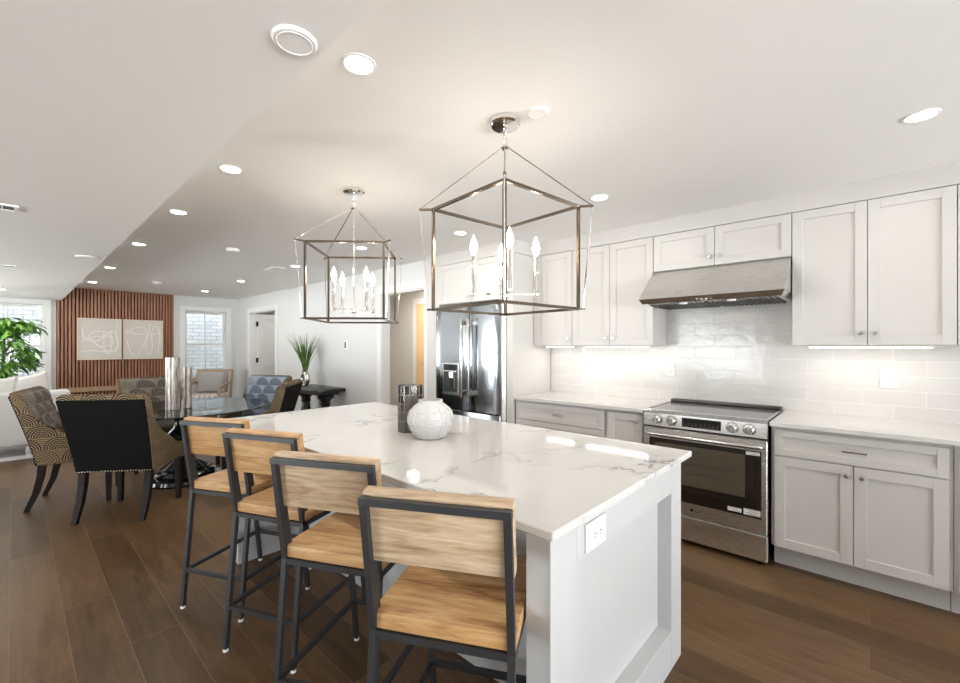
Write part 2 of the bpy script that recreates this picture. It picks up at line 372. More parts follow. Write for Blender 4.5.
# ---------------------------------------------------------------- mesh builder
class MB:
    def __init__(s): s.bm = bmesh.new()
    def _new(s, before): return [v for v in s.bm.verts if v not in before]
    def box(s, x0, x1, y0, y1, z0, z1, bev=0.0, seg=1):
        bm = s.bm
        vs = [bm.verts.new((x, y, z)) for x in (x0, x1) for y in (y0, y1) for z in (z0, z1)]
        fs = [bm.faces.new([vs[i] for i in q]) for q in ((0, 1, 3, 2), (4, 6, 7, 5), (0, 4, 5, 1), (2, 3, 7, 6), (0, 2, 6, 4), (1, 5, 7, 3))]
        if bev:
            es = list({e for f in fs for e in f.edges})
            bmesh.ops.bevel(bm, geom=es, offset=bev, segments=seg, profile=0.5, affect='EDGES', clamp_overlap=True)
        return s
    def hexa(s, pts, bev=0.0, seg=1):
        """8 points: bottom ring of 4, then top ring of 4"""
        bm = s.bm; v = [bm.verts.new(p) for p in pts]
        fs = [bm.faces.new([v[i] for i in q]) for q in ((3, 2, 1, 0), (4, 5, 6, 7), (0, 1, 5, 4), (1, 2, 6, 5), (2, 3, 7, 6), (3, 0, 4, 7))]
        if bev: bmesh.ops.bevel(bm, geom=list({e for f in fs for e in f.edges}), offset=bev, segments=seg, profile=0.5, affect='EDGES', clamp_overlap=True)
        return s
    def bar(s, p0, p1, w, d=None, up=(0, 0, 1), bev=0.0):
        p0, p1 = Vector(p0), Vector(p1); d = d or w
        t = (p1 - p0).normalized(); up = Vector(up)
        if abs(t.dot(up)) > 0.99: up = Vector((1, 0, 0)) if abs(t.x) < 0.9 else Vector((0, 1, 0))
        a = t.cross(up).normalized(); b = a.cross(t).normalized()
        q = [(-1, -1), (1, -1), (1, 1), (-1, 1)]
        return s.hexa([p0 + a * (i * w / 2) + b * (j * d / 2) for i, j in q] + [p1 + a * (i * w / 2) + b * (j * d / 2) for i, j in q], bev)
    def tube(s, pts, r, n=8, cap=True):
        bm = s.bm; pts = [Vector(p) for p in pts]; rs = r if isinstance(r, (list, tuple)) else [r] * len(pts)
        rings = []; prev = None
        for i, p in enumerate(pts):
            t = (pts[min(i + 1, len(pts) - 1)] - pts[max(i - 1, 0)]).normalized()
            if prev is None:
                up = Vector((0, 0, 1)) if abs(t.z) < 0.95 else Vector((1, 0, 0)); a = t.cross(up).normalized()
            else: a = (prev - t * prev.dot(t)).normalized()
            prev = a; b = t.cross(a)
            rings.append([bm.verts.new(p + (a * math.cos(2 * PI * k / n) + b * math.sin(2 * PI * k / n)) * rs[i]) for k in range(n)])
        for A, B in zip(rings, rings[1:]):
            for k in range(n): bm.faces.new((A[k], A[(k + 1) % n], B[(k + 1) % n], B[k]))
        if cap: bm.faces.new(rings[0][::-1]); bm.faces.new(rings[-1])
        return s
    def lathe(s, prof, c=(0, 0, 0), n=28, axis='z', cap=True):
        bm = s.bm; rings = []
        def pt(r, h, k):
            a = 2 * PI * k / n; x, y = r * math.cos(a), r * math.sin(a)
            if axis == 'z': q = (x, y, h)
            elif axis == 'x': q = (h, x, y)
            else: q = (x, h, y)
            return (c[0] + q[0], c[1] + q[1], c[2] + q[2])
        for r, h in prof:
            rings.append([bm.verts.new(pt(r, h, k)) for k in range(n)] if r > 1e-6 else [bm.verts.new(pt(0, h, 0))])
        for A, B in zip(rings, rings[1:]):
            for k in range(n):
                k2 = (k + 1) % n
                if len(A) == 1 and len(B) == 1: continue
                if len(A) == 1: bm.faces.new((A[0], B[k2], B[k]))
                elif len(B) == 1: bm.faces.new((A[k], A[k2], B[0]))
                else: bm.faces.new((A[k], A[k2], B[k2], B[k]))
        if cap and len(rings[0]) > 1: bm.faces.new(rings[0][::-1])
        if cap and len(rings[-1]) > 1: bm.faces.new(rings[-1])
        return s
    def prism(s, prof, x0, x1, bev=0.0, seg=2, axis='x'):
        """a profile in the other two axes, extruded along axis"""
        bm = s.bm
        f = {'x': lambda t, p: (t, p[0], p[1]), 'y': lambda t, p: (p[0], t, p[1]), 'z': lambda t, p: (p[0], p[1], t)}[axis]
        A = [bm.verts.new(f(x0, p)) for p in prof]; B = [bm.verts.new(f(x1, p)) for p in prof]; n = len(prof)
        fs = [bm.faces.new(A), bm.faces.new(B[::-1])]
        for k in range(n): fs.append(bm.faces.new((A[k], B[k], B[(k + 1) % n], A[(k + 1) % n])))
        if bev:
            es = list(fs[0].edges) + list(fs[1].edges)
            bmesh.ops.bevel(bm, geom=es, offset=bev, segments=seg, profile=0.5, affect='EDGES', clamp_overlap=True)
        return s
    def sphere(s, c, r, n=10, m=6, sc=(1, 1, 1)):
        prof = [(r * math.sin(PI * i / m), -r * math.cos(PI * i / m)) for i in range(m + 1)]
        prof[0] = (0, -r); prof[-1] = (0, r)
        st = len(s.bm.verts); s.bm.verts.ensure_lookup_table()
        s.lathe(prof, (0, 0, 0), n); s.bm.verts.ensure_lookup_table()
        for v in s.bm.verts[st:]: v.co = Vector((v.co.x * sc[0] + c[0], v.co.y * sc[1] + c[1], v.co.z * sc[2] + c[2]))
        return s
    def quad(s, pts): s.bm.faces.new([s.bm.verts.new(p) for p in pts]); return s
    def xf(s, fn):
        for v in s.bm.verts: v.co = Vector(fn(v.co))
        return s
    def build(s, name, mat, parent=None, smooth=35):
        bmesh.ops.recalc_face_normals(s.bm, faces=s.bm.faces)
        me = bpy.data.meshes.new(name); s.bm.to_mesh(me); s.bm.free()
        if smooth:
            me.shade_smooth(); me.set_sharp_from_angle(angle=math.radians(smooth))
        me.materials.append(MATS[mat])
        o = bpy.data.objects.new(name, me); col.objects.link(o)
        if parent: o.parent = parent
        return o

def props(o, label=None, cat=None, group=None, kind=None):
    if label: o['label'] = label
    if cat: o['category'] = cat
    if group: o['group'] = group
    if kind: o['kind'] = kind
    return o
def thing(name, label, cat, loc=(0, 0, 0), rz=0.0, group=None):
    o = bpy.data.objects.new(name, None); o.empty_display_size = 0.1
    col.objects.link(o); o.location = loc; o.rotation_euler = (0, 0, rz)
    return props(o, label, cat, group)
def copy_tree(o, parent=None):
    c = o.copy(); col.objects.link(c)
    if parent: c.parent = parent
    for ch in list(o.children): copy_tree(ch, c)
    return c
def struct(name, mb, mat, label=None, smooth=35):
    o = mb.build(name, mat, None, smooth); return props(o, label, None, None, 'structure')

# ---------------------------------------------------------------- room shell
ZC, ZL, XS = 2.375, 2.142, 0.54           # kitchen ceiling, dropped ceiling, the step between them
XL, YB, YF = -4.6, -4.2, 10.0
struct('floor', MB().box(XL - .2, 5.7, YB - .2, YF + .2, -0.12, 0), 'oak_floor', 'dark brown wide plank wood floor')
struct('ceiling', MB().box(XS, 5.7, YB - .12, YF + .12, ZC, 2.62).box(XL - .12, XS, YB - .12, YF + .12, ZL, 2.62), 'ceiling_paint', 'white ceiling with a dropped section over the left side')

def wall_y(name, y0, y1, x0, x1, ztop, holes, mat='wall_paint', label=None):
    """a wall running along X from x0 to x1, with rectangular holes (xa, xb, za, zb)"""
    mb = MB(); xs = x0
    for xa, xb, za, zb in sorted(holes):
        mb.box(xs, xa, y0, y1, 0, ztop)
        if za > 0: mb.box(xa, xb, y0, y1, 0, za)
        mb.box(xa, xb, y0, y1, zb, ztop); xs = xb
    mb.box(xs, x1, y0, y1, 0, ztop)
    return struct(name, mb, mat, label)
def wall_x(name, x0, x1, y0, y1, ztop, holes, mat='wall_paint', label=None):
    mb = MB(); ys = y0
    for ya, yb, za, zb in sorted(holes):
        mb.box(x0, x1, ys, ya, 0, ztop)
        if za > 0: mb.box(x0, x1, ya, yb, 0, za)
        mb.box(x0, x1, ya, yb, zb, ztop); ys = yb
    mb.box(x0, x1, ys, y1, 0, ztop)
    return struct(name, mb, mat, label)

wall_y('wall_far', YF, YF + .12, XL, 5.7, 2.5, [(2.29, 3.02, .75, 2.09), (-.45, .33, .70, 2.06), (-1.95, -.62, .2, 2.06)], label='pale grey far wall with windows')
wall_x('wall_left', XL - .12, XL, YB, YF, 2.5, [(6.5, 9.8, .2, 2.05), (2.0, 4.4, .2, 2.05)], label='pale grey wall on the left side of the living area')
wall_y('wall_back', YB - .12, YB, XL, 5.7, 2.5, [(-3.5, 3.4, .2, 2.13)], label='pale grey wall behind the camera')
wall_x('wall_right', 3.21, 3.33, 3.50, YF, 2.5, [(3.79, 4.65, 0, 2.05), (7.95, 9.2, 0, 2.05)], label='pale grey wall with a doorway beside the console table')
wall_x('wall_kitchen', 3.78, 3.90, YB, 3.50, 2.5, [], label='kitchen wall behind the range and cabinets')
wall_x('wall_hall', 4.60, 4.72, 3.38, YF, 2.5, [], 'hall_paint', label='grey hallway wall beyond the opening')
wall_y('wall_hall_end', 3.38, 3.50, 3.90, 4.60, 2.5, [], 'hall_paint', label='near end wall of the hallway')
wall_y('wall_hall_partition', 6.9, 7.0, 3.33, 4.60, 2.5, [], 'hall_paint', label='partition wall at the far end of the hallway')
struct('wall_backsplash', MB().box(3.772, 3.781, YB, 2.44, .90, 2.0), 'gloss_tile', 'glossy white hand-made look subway tile backsplash')
struct('wall_outside', MB().box(-.6, 6, 11.4, 11.6, -1, 6), 'painted_brick', 'white painted brick wall seen through the windows')
struct('ground_outside', MB().box(-.6, 8, 10.2, 11.4, -.3, -.15), 'planter', 'pale ground strip outside the far windows')

# baseboards, casings
struct('baseboard_far', MB().box(XL, .48, 9.985, YF, 0, .13, .003).box(2.10, 3.21, 9.985, YF, 0, .13, .003), 'trim_white')
struct('baseboard_right', MB().box(3.195, 3.21, 4.74, 7.86, 0, .13, .003).box(3.195, 3.21, 9.29, YF, 0, .13, .003), 'trim_white')
struct('baseboard_left', MB().box(XL, XL + .015, YB, YF, 0, .13, .003), 'trim_white')
def casing_x(name, x, ya, yb, ztop, w, label):
    mb = MB()
    mb.box(x - .02, x, yb, yb + w, 0, ztop + w, .003); mb.box(x - .02, x, ya - w, ya, 0, ztop + w, .003)
    mb.box(x - .022, x, ya - .0, yb, ztop, ztop + w, .003)
    mb.box(x, 3.33, yb - .012, yb, 0, ztop); mb.box(x, 3.33, ya, ya + .012, 0, ztop); mb.box(x, 3.33, ya, yb, ztop - .012, ztop)
    return struct(name, mb, 'trim_white', label)
casing_x('trim_1', 3.21, 7.95, 9.2, 2.05, .088, 'white casing around the open far door')
casing_x('trim_2', 3.21, 3.79, 4.65, 2.05, .088, 'white casing around the hallway opening')
# soffit between cabinets and ceiling
struct('trim_3', MB().box(3.452, 3.78, YB, 2.44, 2.257, ZC).box(3.152, 3.78, 2.44, 3.50, 2.257, ZC), 'cabinet_white', 'white filler between the upper cabinets and the ceiling')
struct('trim_4', MB().box(3.16, 3.215, 3.495, 3.702, 0, ZC, .002), 'cabinet_white', 'white pilaster left of the refrigerator')

def shaker(mb, y0, y1, z0, z1, xf, rail=.055, thick=.02, rec=.009, sgn=-1):
    """a shaker front facing -X (sgn -1) with its face at xf"""
    xb = xf - sgn * thick
    lo, hi = min(xf, xb), max(xf, xb)
    mb.box(lo, hi, y0, y0 + rail, z0, z1, .0012); mb.box(lo, hi, y1 - rail, y1, z0, z1, .0012)
    mb.box(lo, hi, y0 + rail, y1 - rail, z0, z0 + rail, .0012); mb.box(lo, hi, y0 + rail, y1 - rail, z1 - rail, z1, .0012)
    xp = xf - sgn * rec; mb.box(min(xp, xb), max(xp, xb), y0 + rail - .002, y1 - rail + .002, z0 + rail - .002, z1 - rail + .002)
    return mb

# interior door beyond trim_1
d1 = bpy.data.objects.new('door_1', None); col.objects.link(d1); d1.location = (3.335, 9.17, 0); props(d1, 'white panelled door standing open into the next room', None, None, 'structure')
mb = MB()
mb.box(0, .12, -.02, .02, .01, 2.03).box(.68, .80, -.02, .02, .01, 2.03)
for za, zb in ((.01, .22), (.94, 1.10), (1.92, 2.03)): mb.box(.12, .68, -.02, .02, za, zb)
mb.box(.12, .68, -.008, .008, .22, .94).box(.12, .68, -.008, .008, 1.10, 1.92)
mb.build('door_leaf', 'trim_white', d1)
for z in (.25, 1.1, 1.83): MB().box(-.03, .012, -.032, -.018, z - .05, z + .05, .002).build('hinge', 'black_satin', d1)
# tan door in the hallway
d2 = bpy.data.objects.new('door_2', None); col.objects.link(d2); d2.location = (4.60, 5.2, 0); props(d2, 'warm tan wooden door at the back of the hallway', None, None, 'structure')
mb = MB(); shaker(mb, -.42, .42, .01, 1.2, -.035, .1); shaker(mb, -.42, .42, 1.2, 2.08, -.035, .1); mb.build('door_leaf', 'tan_door', d2)
mb = MB(); mb.box(-.02, -.001, .43, .53, 0, 2.18).box(-.02, -.001, -.53, -.43, 0, 2.18).box(-.02, -.001, -.43, .43, 2.09, 2.18); mb.build('casing', 'trim_white', d2)

# ---------------------------------------------------------------- windows
def window_y(name, xa, xb, za, zb, cas, label, cols=2, casing_left=True):
    r = bpy.data.objects.new(name, None); col.objects.link(r); r.location = ((xa + xb) / 2, YF, 0)
    props(r, label, None, None, 'structure')
    w = (xb - xa) / 2
    mb = MB(); mb.box(-w - cas, -w, -.025, 0, za - .09, zb + cas, .003).box(w, w + cas, -.025, 0, za - .09, zb + cas, .003).box(-w, w, -.025, 0, zb, zb + cas, .003)
    mb.box(-w - cas - .015, w + cas + .015, -.032, 0, zb + cas - .02, zb + cas, .003)
    mb.build('casing', 'trim_white', r)
    MB().box(-w - cas - .02, w + cas + .02, -.06, .03, za - .03, za, .004).build('sill', 'trim_white', r)
    zm = (za + zb) / 2
    for nm, z0, z1, y0 in (('sash', zm - .02, zb, .075), ('sash', za, zm + .02, .04)):
        mb = MB(); f = .045
        mb.box(-w, -w + f, y0, y0 + .035, z0, z1).box(w - f, w, y0, y0 + .035, z0, z1).box(-w + f, w - f, y0, y0 + .035, z0, z0 + f).box(-w + f, w - f, y0, y0 + .035, z1 - f, z1)
        for k in range(1, cols):
            x = -w + 2 * w * k / cols; mb.box(x - .009, x + .009, y0 + .006, y0 + .03, z0 + f, z1 - f)
        s_ = mb.build(nm, 'trim_white', r)
        MB().box(-w + f, w - f, y0 + .014, y0 + .018, z0 + f, z1 - f).build('pane', 'window_glass', s_)
window_y('window_1', -.45, .33, .70, 2.06, .09, 'white double-hung window behind the leafy tree')
window_y('window_2', 2.29, 3.02, .75, 2.09, .095, 'white double-hung window behind the wooden armchair')
window_y('fill_window_far', -1.95, -.62, .2, 2.06, .09, 'unseen window added for fill light in the far wall beyond the left picture edge', 3)  # unseen, added for extra light on the far ceiling
def window_plain(name, pts, label, axis):
    (a0, a1, z0, z1, p) = pts
    mb = MB(); n = max(2, int((a1 - a0) / .9))
    for k in range(n + 1):
        a = a0 + (a1 - a0) * k / n; A0, A1 = max(a0, a - .03), min(a1, a + .03)
        mb.box(*((A0, A1, p, p + .05) if axis == 'y' else (p, p + .05, A0, A1)), z0, z1)
    for z in (z0, z1 - .05): mb.box(*((a0, a1, p, p + .05) if axis == 'y' else (p, p + .05, a0, a1)), z, z + .05)
    o = struct(name, mb, 'trim_white', label)
    g = MB().box(*((a0, a1, p + .02, p + .025) if axis == 'y' else (p + .02, p + .025, a0, a1)), z0, z1).build('pane', 'window_glass', o)
window_plain('window_4', (6.5, 9.8, .2, 2.05, XL - .09), 'window on the left wall near the far corner', 'x')
window_plain('fill_window_left', (2.0, 4.4, .2, 2.05, XL - .09), 'wide unseen window added for fill light on the left wall', 'x')  # unseen, added for side fill and glints on the tile
window_plain('fill_window_back', (-3.5, 3.4, .2, 2.13, YB - .09), 'wide unseen window added behind the camera for fill light', 'y')  # unseen, added as soft fill from behind the camera

# ---------------------------------------------------------------- slatted feature wall
sp_ = thing('wood_slat_panel', 'reddish brown vertical wood slat panel on the far wall', 'wall panel', (1.29, 9.998, 0))
MB().box(-.81, -.752, -.012, 0, 0, ZL - .001).box(-.752, .81, -.012, 0, 0, ZC - .001).build('backing', 'slat_back', sp_)
mb = MB(); ns = 35
for k in range(ns):
    x = -.81 + 1.62 * (k + .5) / ns; mb.box(x - .0145, x + .0145, -.034, -.012, 0, (ZL if x - .0145 < -.75 else ZC) - .001, .002)
mb.build('slats', 'walnut_slat', sp_)
MB().box(-.79, .40, -.075, -.034, .595, .675, .004).build('ledge', 'light_oak', sp_)
ART = [
    [[(-.23, .2), (-.2, .02), (-.05, -.04), (.1, .1), (.2, .12), (.22, -.2), (.05, -.18), (-.1, -.02), (-.14, .06), (-.06, .13), (.12, .12)],
     [(-.25, -.04), (-.1, .03), (.02, .05), (.16, .04), (.15, -.1), (-.02, -.12), (-.12, .0)],
     [(-.25, -.22), (-.1, -.2), (.1, -.22), (.24, -.14), (.22, .1), (.24, .3)], [(.05, .14), (.06, -.2), (.14, -.22), (.14, .14)]],
    [[(-.26, .1), (-.15, .2), (0, .22), (.05, .1), (.0, -.1), (-.08, -.28)], [(-.24, 0), (-.2, -.2), (-.14, -.3)], [(.1, .3), (.07, .1), (.03, -.15), (.08, -.29), (.13, -.15), (.12, .1), (.16, .24), (.23, .2), (.24, 0), (.21, -.27)],
     [(-.26, .16), (-.1, .1), (.1, .09), (.26, .12)]]]
def smooth_path(p, n=8):
    out = []
    for i in range(len(p) - 1):
        p0, p1, p2, p3 = p[max(i - 1, 0)], p[i], p[i + 1], p[min(i + 2, len(p) - 1)]
        for k in range(n):
            t = k / n
            out.append(tuple(0.5 * (2 * b + (c - a) * t + (2 * a - 5 * b + 4 * c - d) * t * t + (3 * b - a - 3 * c + d) * t ** 3) for a, b, c, d in zip(p0, p1, p2, p3)))
    return out + [p[-1]]
for (xa, xb), lines, lab in (((.732, 1.313), ART[0], 'framed pale abstract line print on the slat panel, nearer the leafy tree'), ((1.336, 1.918), ART[1], 'framed pale abstract line print on the slat panel, nearer the wooden armchair')):
    f = thing('framed_print', lab, 'picture', ((xa + xb) / 2, 9.964, 1.505), 0, 'pair of abstract prints'); w = (xb - xa) / 2; h = .36
    mb = MB(); t = .012
    mb.box(-w, -w + t, -.035, 0, -h, h).box(w - t, w, -.035, 0, -h, h).box(-w + t, w - t, -.035, 0, -h, -h + t).box(-w + t, w - t, -.035, 0, h - t, h); mb.build('frame', 'art_frame', f)
    MB().box(-w + t, w - t, -.024, -.004, -h + t, h - t).build('paper', 'art_paper', f)
    mb = MB()
    for p in lines: mb.tube([(x, -.0255, z) for x, z in smooth_path(p)], .0065, 6)
    mb.xf(lambda v: (v.x, -.0255 + (v.y + .0255) * .3, v.z)); mb.build('line_drawing', 'art_line', f)

# ---------------------------------------------------------------- kitchen cabinets
XU, XB_, XW = 3.45, 3.15, 3.77
def knob(mb_parent, y, z, xf):
    k = MB(); k.lathe([(.004, 0), (.005, -.012), (.012, -.016), (.014, -.022), (.010, -.028), (0, -.029)], (xf, y, z), 14, 'x')
    return k.build('knob', 'chrome', mb_parent)
def pull(parent, y, z, xf, half=.042):
    k = MB(); k.tube([(xf, y - half, z), (xf - .024, y - half, z)], .004, 8).tube([(xf, y + half, z), (xf - .024, y + half, z)], .004, 8)
    k.bar((xf - .026, y - half - .012, z), (xf - .026, y + half + .012, z), .011, .013, bev=.002)
    return k.build('pull', 'chrome', parent)
def upper(label, y0, y1, z0, z1, doors, xf=XU, knobz='bottom', single_knob=-1):
    yc = (y0 + y1) / 2; t = thing('upper_cabinet', label, 'cabinet', (xf, yc, z0), 0, 'white shaker upper cabinets')
    a, b = y0 - yc, y1 - yc; H = z1 - z0
    MB().box(.021, XW - xf, a, b, 0, H).build('body', 'cabinet_white', t)
    n = len(doors) - 1
    for i in range(n):
        d0, d1_ = doors[i] - yc + .0018, doors[i + 1] - yc - .0018
        do = shaker(MB(), d0, d1_, .003, H - .003, 0).build('door', 'cabinet_white', t)
        if n == 2: ky = d1_ - .03 if i == 0 else d0 + .03
        else: ky = d0 + .03 if single_knob < 0 else d1_ - .03
        knob(do, ky, .07 if knobz == 'bottom' else H - .07, 0)
    return t
ZU0, ZU1 = 1.382, 2.255
upper('white two-door upper cabinet over the countertop on the oven-knob side farthest from the refrigerator', -.354, .374, ZU0, ZU1, [-.354, .007, .374])['label'] = 'tall white two-door upper cabinet between the range hood and picture edge'
upper('white short two-door cabinet directly above the steel range hood', .376, 1.274, 1.967, ZU1, [.376, .833, 1.274])
upper('white two-door upper cabinet touching the hood on its refrigerator side', 1.276, 2.009, ZU0, ZU1, [1.276, 1.645, 2.009])
upper('white single-door upper cabinet next to the tall refrigerator side panel', 2.011, 2.44, ZU0, ZU1, [2.011, 2.349])
MB_f = MB().box(3.452, 3.47, 2.351, 2.44, ZU0, ZU1)
props(MB_f.build('cabinet_filler', 'cabinet_white'), 'narrow white filler strip between the single-door upper cabinet and refrigerator panel', 'filler strip')
upper('white two-door cabinet above the refrigerator', 2.525, 3.49, 1.83, ZU1, [2.525, 3.008, 3.49], XB_)
upper('white upper cabinet cut off by the picture border', -1.12, -.3545, ZU0, ZU1, [-1.12, -.739, -.3545])
fp = MB().box(3.13, XW, 2.445, 2.52, 0, 2.255, .002).build('tall_divider', 'cabinet_white')
props(fp, 'tall white side panel between the refrigerator and the counter', 'cabinet panel')

def base(label, y0, y1, fronts):
    yc = (y0 + y1) / 2; t = thing('base_cabinet', label, 'cabinet', (XB_, yc, 0), 0, 'white shaker base cabinets')
    a, b = y0 - yc, y1 - yc
    MB().box(.021, XW - XB_, a, b, .15, .883).build('body', 'cabinet_white', t)
    MB().box(.13, .145, a, b, 0, .15).build('toe_kick', 'cabinet_white', t)
    for kind, f0, f1, z0, z1, hy in fronts:
        o = shaker(MB(), f0 - yc, f1 - yc, z0, z1, 0, .055 if kind == 'door' else .042).build(kind, 'cabinet_white', t)
        if kind == 'door': knob(o, hy - yc, z1 - .055, 0)
        else: pull(o, hy - yc, (z0 + z1) / 2, 0)
    return t
base('white base cabinet with one wide drawer over two doors beside the range', -.312, .447, [('drawer', -.296, .43, .712, .866, .06), ('door', -.296, .062, .152, .706, .03), ('door', .066, .43, .152, .706, .097)])
base('narrow white single-door base cabinet between the range and the drawer base', 1.232, 1.532, [('door', 1.242, 1.522, .152, .866, 1.276)])
base('white three-drawer base cabinet beside the refrigerator panel', 1.534, 2.443, [('drawer', 1.55, 2.42, .712, .866, 1.955), ('drawer', 1.55, 2.42, .435, .706, 1.955), ('drawer', 1.55, 2.42, .152, .430, 1.955)])
base('white base cabinet mostly outside the picture, by the two-door base', -1.10, -.315, [('drawer', -1.085, -.33, .712, .866, -.7), ('door', -1.085, -.71, .152, .706, -.74), ('door', -.706, -.33, .152, .706, -.67)])
o = MB().box(3.125, 3.772, YB + .01, .452, .886, .914, .003).build('countertop', 'quartz_plain'); props(o, 'white quartz countertop running from the range to the picture edge', 'countertop', 'kitchen countertops')
o = MB().box(3.125, 3.772, 1.229, 2.444, .886, .914, .003).build('countertop', 'quartz_plain'); props(o, 'white quartz countertop between the range and the refrigerator panel', 'countertop', 'kitchen countertops')

# under-cabinet light bars
def strip(label, y0, y1):
    yc = (y0 + y1) / 2; t = thing('under_cabinet_light', label, 'light', (3.56, yc, ZU0), 0, 'under-cabinet light bars')
    MB().box(-.02, .02, y0 - yc, y1 - yc, -.012, -.0005, .002).build('housing', 'plastic_white', t)
    MB().box(-.014, .014, y0 - yc + .01, y1 - yc - .01, -.015, -.0125).build('diffuser', 'strip_on', t)
    d = bpy.data.lights.new('strip_lamp', 'AREA'); d.shape = 'RECTANGLE'; d.size = .02; d.size_y = (y1 - y0) * .95; d.energy = STRIP_W * (y1 - y0) / .6; d.color = (1.0, .94, .85)
    l = bpy.data.objects.new('strip_lamp', d); col.objects.link(l); l.parent = t; l.location = (0, 0, -.02)
strip('glowing light bar under the tall two-door upper cabinet near picture edge', -.28, .30)
strip('glowing light bar under the two-door upper cabinet beside the hood', 1.35, 1.93)
strip('short glowing light bar under the single-door upper cabinet', 2.05, 2.36)

# ---------------------------------------------------------------- range hood
h = thing('range_hood', 'stainless steel slanted range hood over the stove', 'range hood', (3.16, .827, 1.69))
hw = .449
MB().hexa([(0, -hw, .035), (.60, -hw, .035), (.60, hw, .035), (0, hw, .035), (.29, -hw, .274), (.60, -hw, .274), (.60, hw, .274), (.29, hw, .274)], .002).build('canopy', 'stainless', h)
mb = MB(); mb.hexa([(.022, -hw + .02, 0), (.60, -hw + .02, 0), (.60, hw - .02, 0), (.022, hw - .02, 0), (0, -hw, .035), (.60, -hw, .035), (.60, hw, .035), (0, hw, .035)]); mb.build('lip', 'stainless_bright', h)
mb = MB()
for ya, yb in ((-.40, -.01), (.01, .40)):
    mb.box(.06, .52, ya, yb, -.004, -.0008)
    for k in range(14):
        y = ya + .014 + k * (yb - ya - .028) / 13; mb.bar((.07, y, -.008), (.51, y, -.008), .010, .008)
mb.build('filter', 'hood_filter', h)
for y in (-.30, -.24, .04, .1):
    pass
for y in (-.15, .15): MB().lathe([(.028, -.012), (.028, -.002), (0, -.002)], (.045 + .02, y, 0), 16).build('hood_lamp', 'plastic_white', h)
mb = MB()
for k in range(4): mb.lathe([(.007, 0), (.007, -.006), (0, -.006)], (.02, -.04 + k * .03, .017), 10, 'x')
mb.build('button', 'chrome', h)

# ---------------------------------------------------------------- range
r = thing('kitchen_range', 'stainless steel slide-in electric range with black glass oven door', 'stove', (3.13, .8415, 0))
rw = .381
MB().box(.03, .63, -rw + .003, rw - .003, .03, .898, .002).build('body', 'stainless_dark', r)
MB().box(.0, .615, -rw - .002, rw + .002, .900, .917, .003).build('cooktop', 'cooktop_glass', r)
MB().prism([(-.008, .896), (-.008, .912), (.02, .921), (.03, .921), (.03, .896)], -rw - .003, rw + .003, axis='y').build('cooktop_trim', 'stainless_bright', r)
mb = MB()
for a, b_ in ((-rw - .003, -rw + .012), (rw - .012, rw + .003)): mb.box(.02, .62, a, b_, .9175, .921)
mb.build('side_trim', 'stainless_bright', r)
MB().box(.565, .628, -rw, rw, .9175, .942, .008, 2).build('rear_vent_trim', 'hood_filter', r)
cp = MB().prism([(.022, .802), (-.012, .806), (-.006, .896), (.03, .896)], -rw, rw, axis='y').build('control_panel', 'stainless', r)
for y in (.281, .184, -.192, -.286):
    k = MB(); k.lathe([(.031, 0), (.031, -.004), (.027, -.006), (.026, -.030), (.022, -.034), (0, -.034)], (-.009, y, .852), 20, 'x')
    ko = k.build('knob', 'stainless_bright', cp)
    MB().box(-.048, -.043, y - .003, y + .003, .833, .872, .001).build('knob_pointer', 'chrome', ko)
    MB().lathe([(.037, 0), (.037, -.0025), (0, -.0025)], (-.0085, y, .852), 20, 'x').build('knob_ring', 'chrome', ko)
MB().box(-.0135, -.005, -.126, .115, .822, .884, .001).build('display', 'black_gloss', cp)
mb = MB()
for k in range(9): mb.box(-.0148, -.0136, -.115 + k * .026, -.099 + k * .026, .832, .838).box(-.0148, -.0136, -.115 + k * .026, -.103 + k * .026, .846, .850)
mb.build('display_marking', 'hood_filter', cp)
MB().box(.006, .03, -rw, rw, .793, .801).build('vent_gap', 'slot_dark', r)
od = MB().box(-.008, .03, -rw + .001, rw - .001, .212, .792, .004).build('oven_door', 'stainless', r)
MB().box(-.0105, -.007, -.350, .338, .302, .722, .001).build('glass', 'oven_glass', od)
MB().box(-.0117, -.0104, -.262, .30, .42, .69, .0005).build('inner_window', 'oven_inner', od)
mb = MB()
for z in (.50, .515, .56, .575): mb.bar((-.0125, -.255, z), (-.0125, .295, z), .0016, .0028)
mb.build('oven_rack', 'hood_filter', od)
mb = MB(); hz = .752
mb.tube([(-.008, -.35, hz), (-.035, -.348, hz), (-.047, -.33, hz), (-.052, -.2, hz), (-.054, 0, hz), (-.052, .2, hz), (-.047, .33, hz), (-.035, .348, hz), (-.008, .35, hz)], .0125, 12)
mb.build('handle', 'stainless_bright', od)
def sticker(y0, y1, z0, z1):
    s_ = MB().box(-.0114, -.0106, y0, y1, z0, z1).build('sticker', 'sticker_white', od)
    mb = MB(); n = max(2, int((z1 - z0) / .009))
    for k in range(n):
        z = z0 + (k + .5) * (z1 - z0) / n; mb.box(-.0119, -.0115, y0 + .006 + .01 * (k % 2), y1 - .006 - .02 * ((k + 1) % 2), z - .0016, z + .0016)
    mb.build('sticker_print', 'sticker_print', s_)
sticker(-.343, -.268, .694, .716); sticker(-.345, -.255, .315, .352); sticker(-.243, -.165, .318, .343)
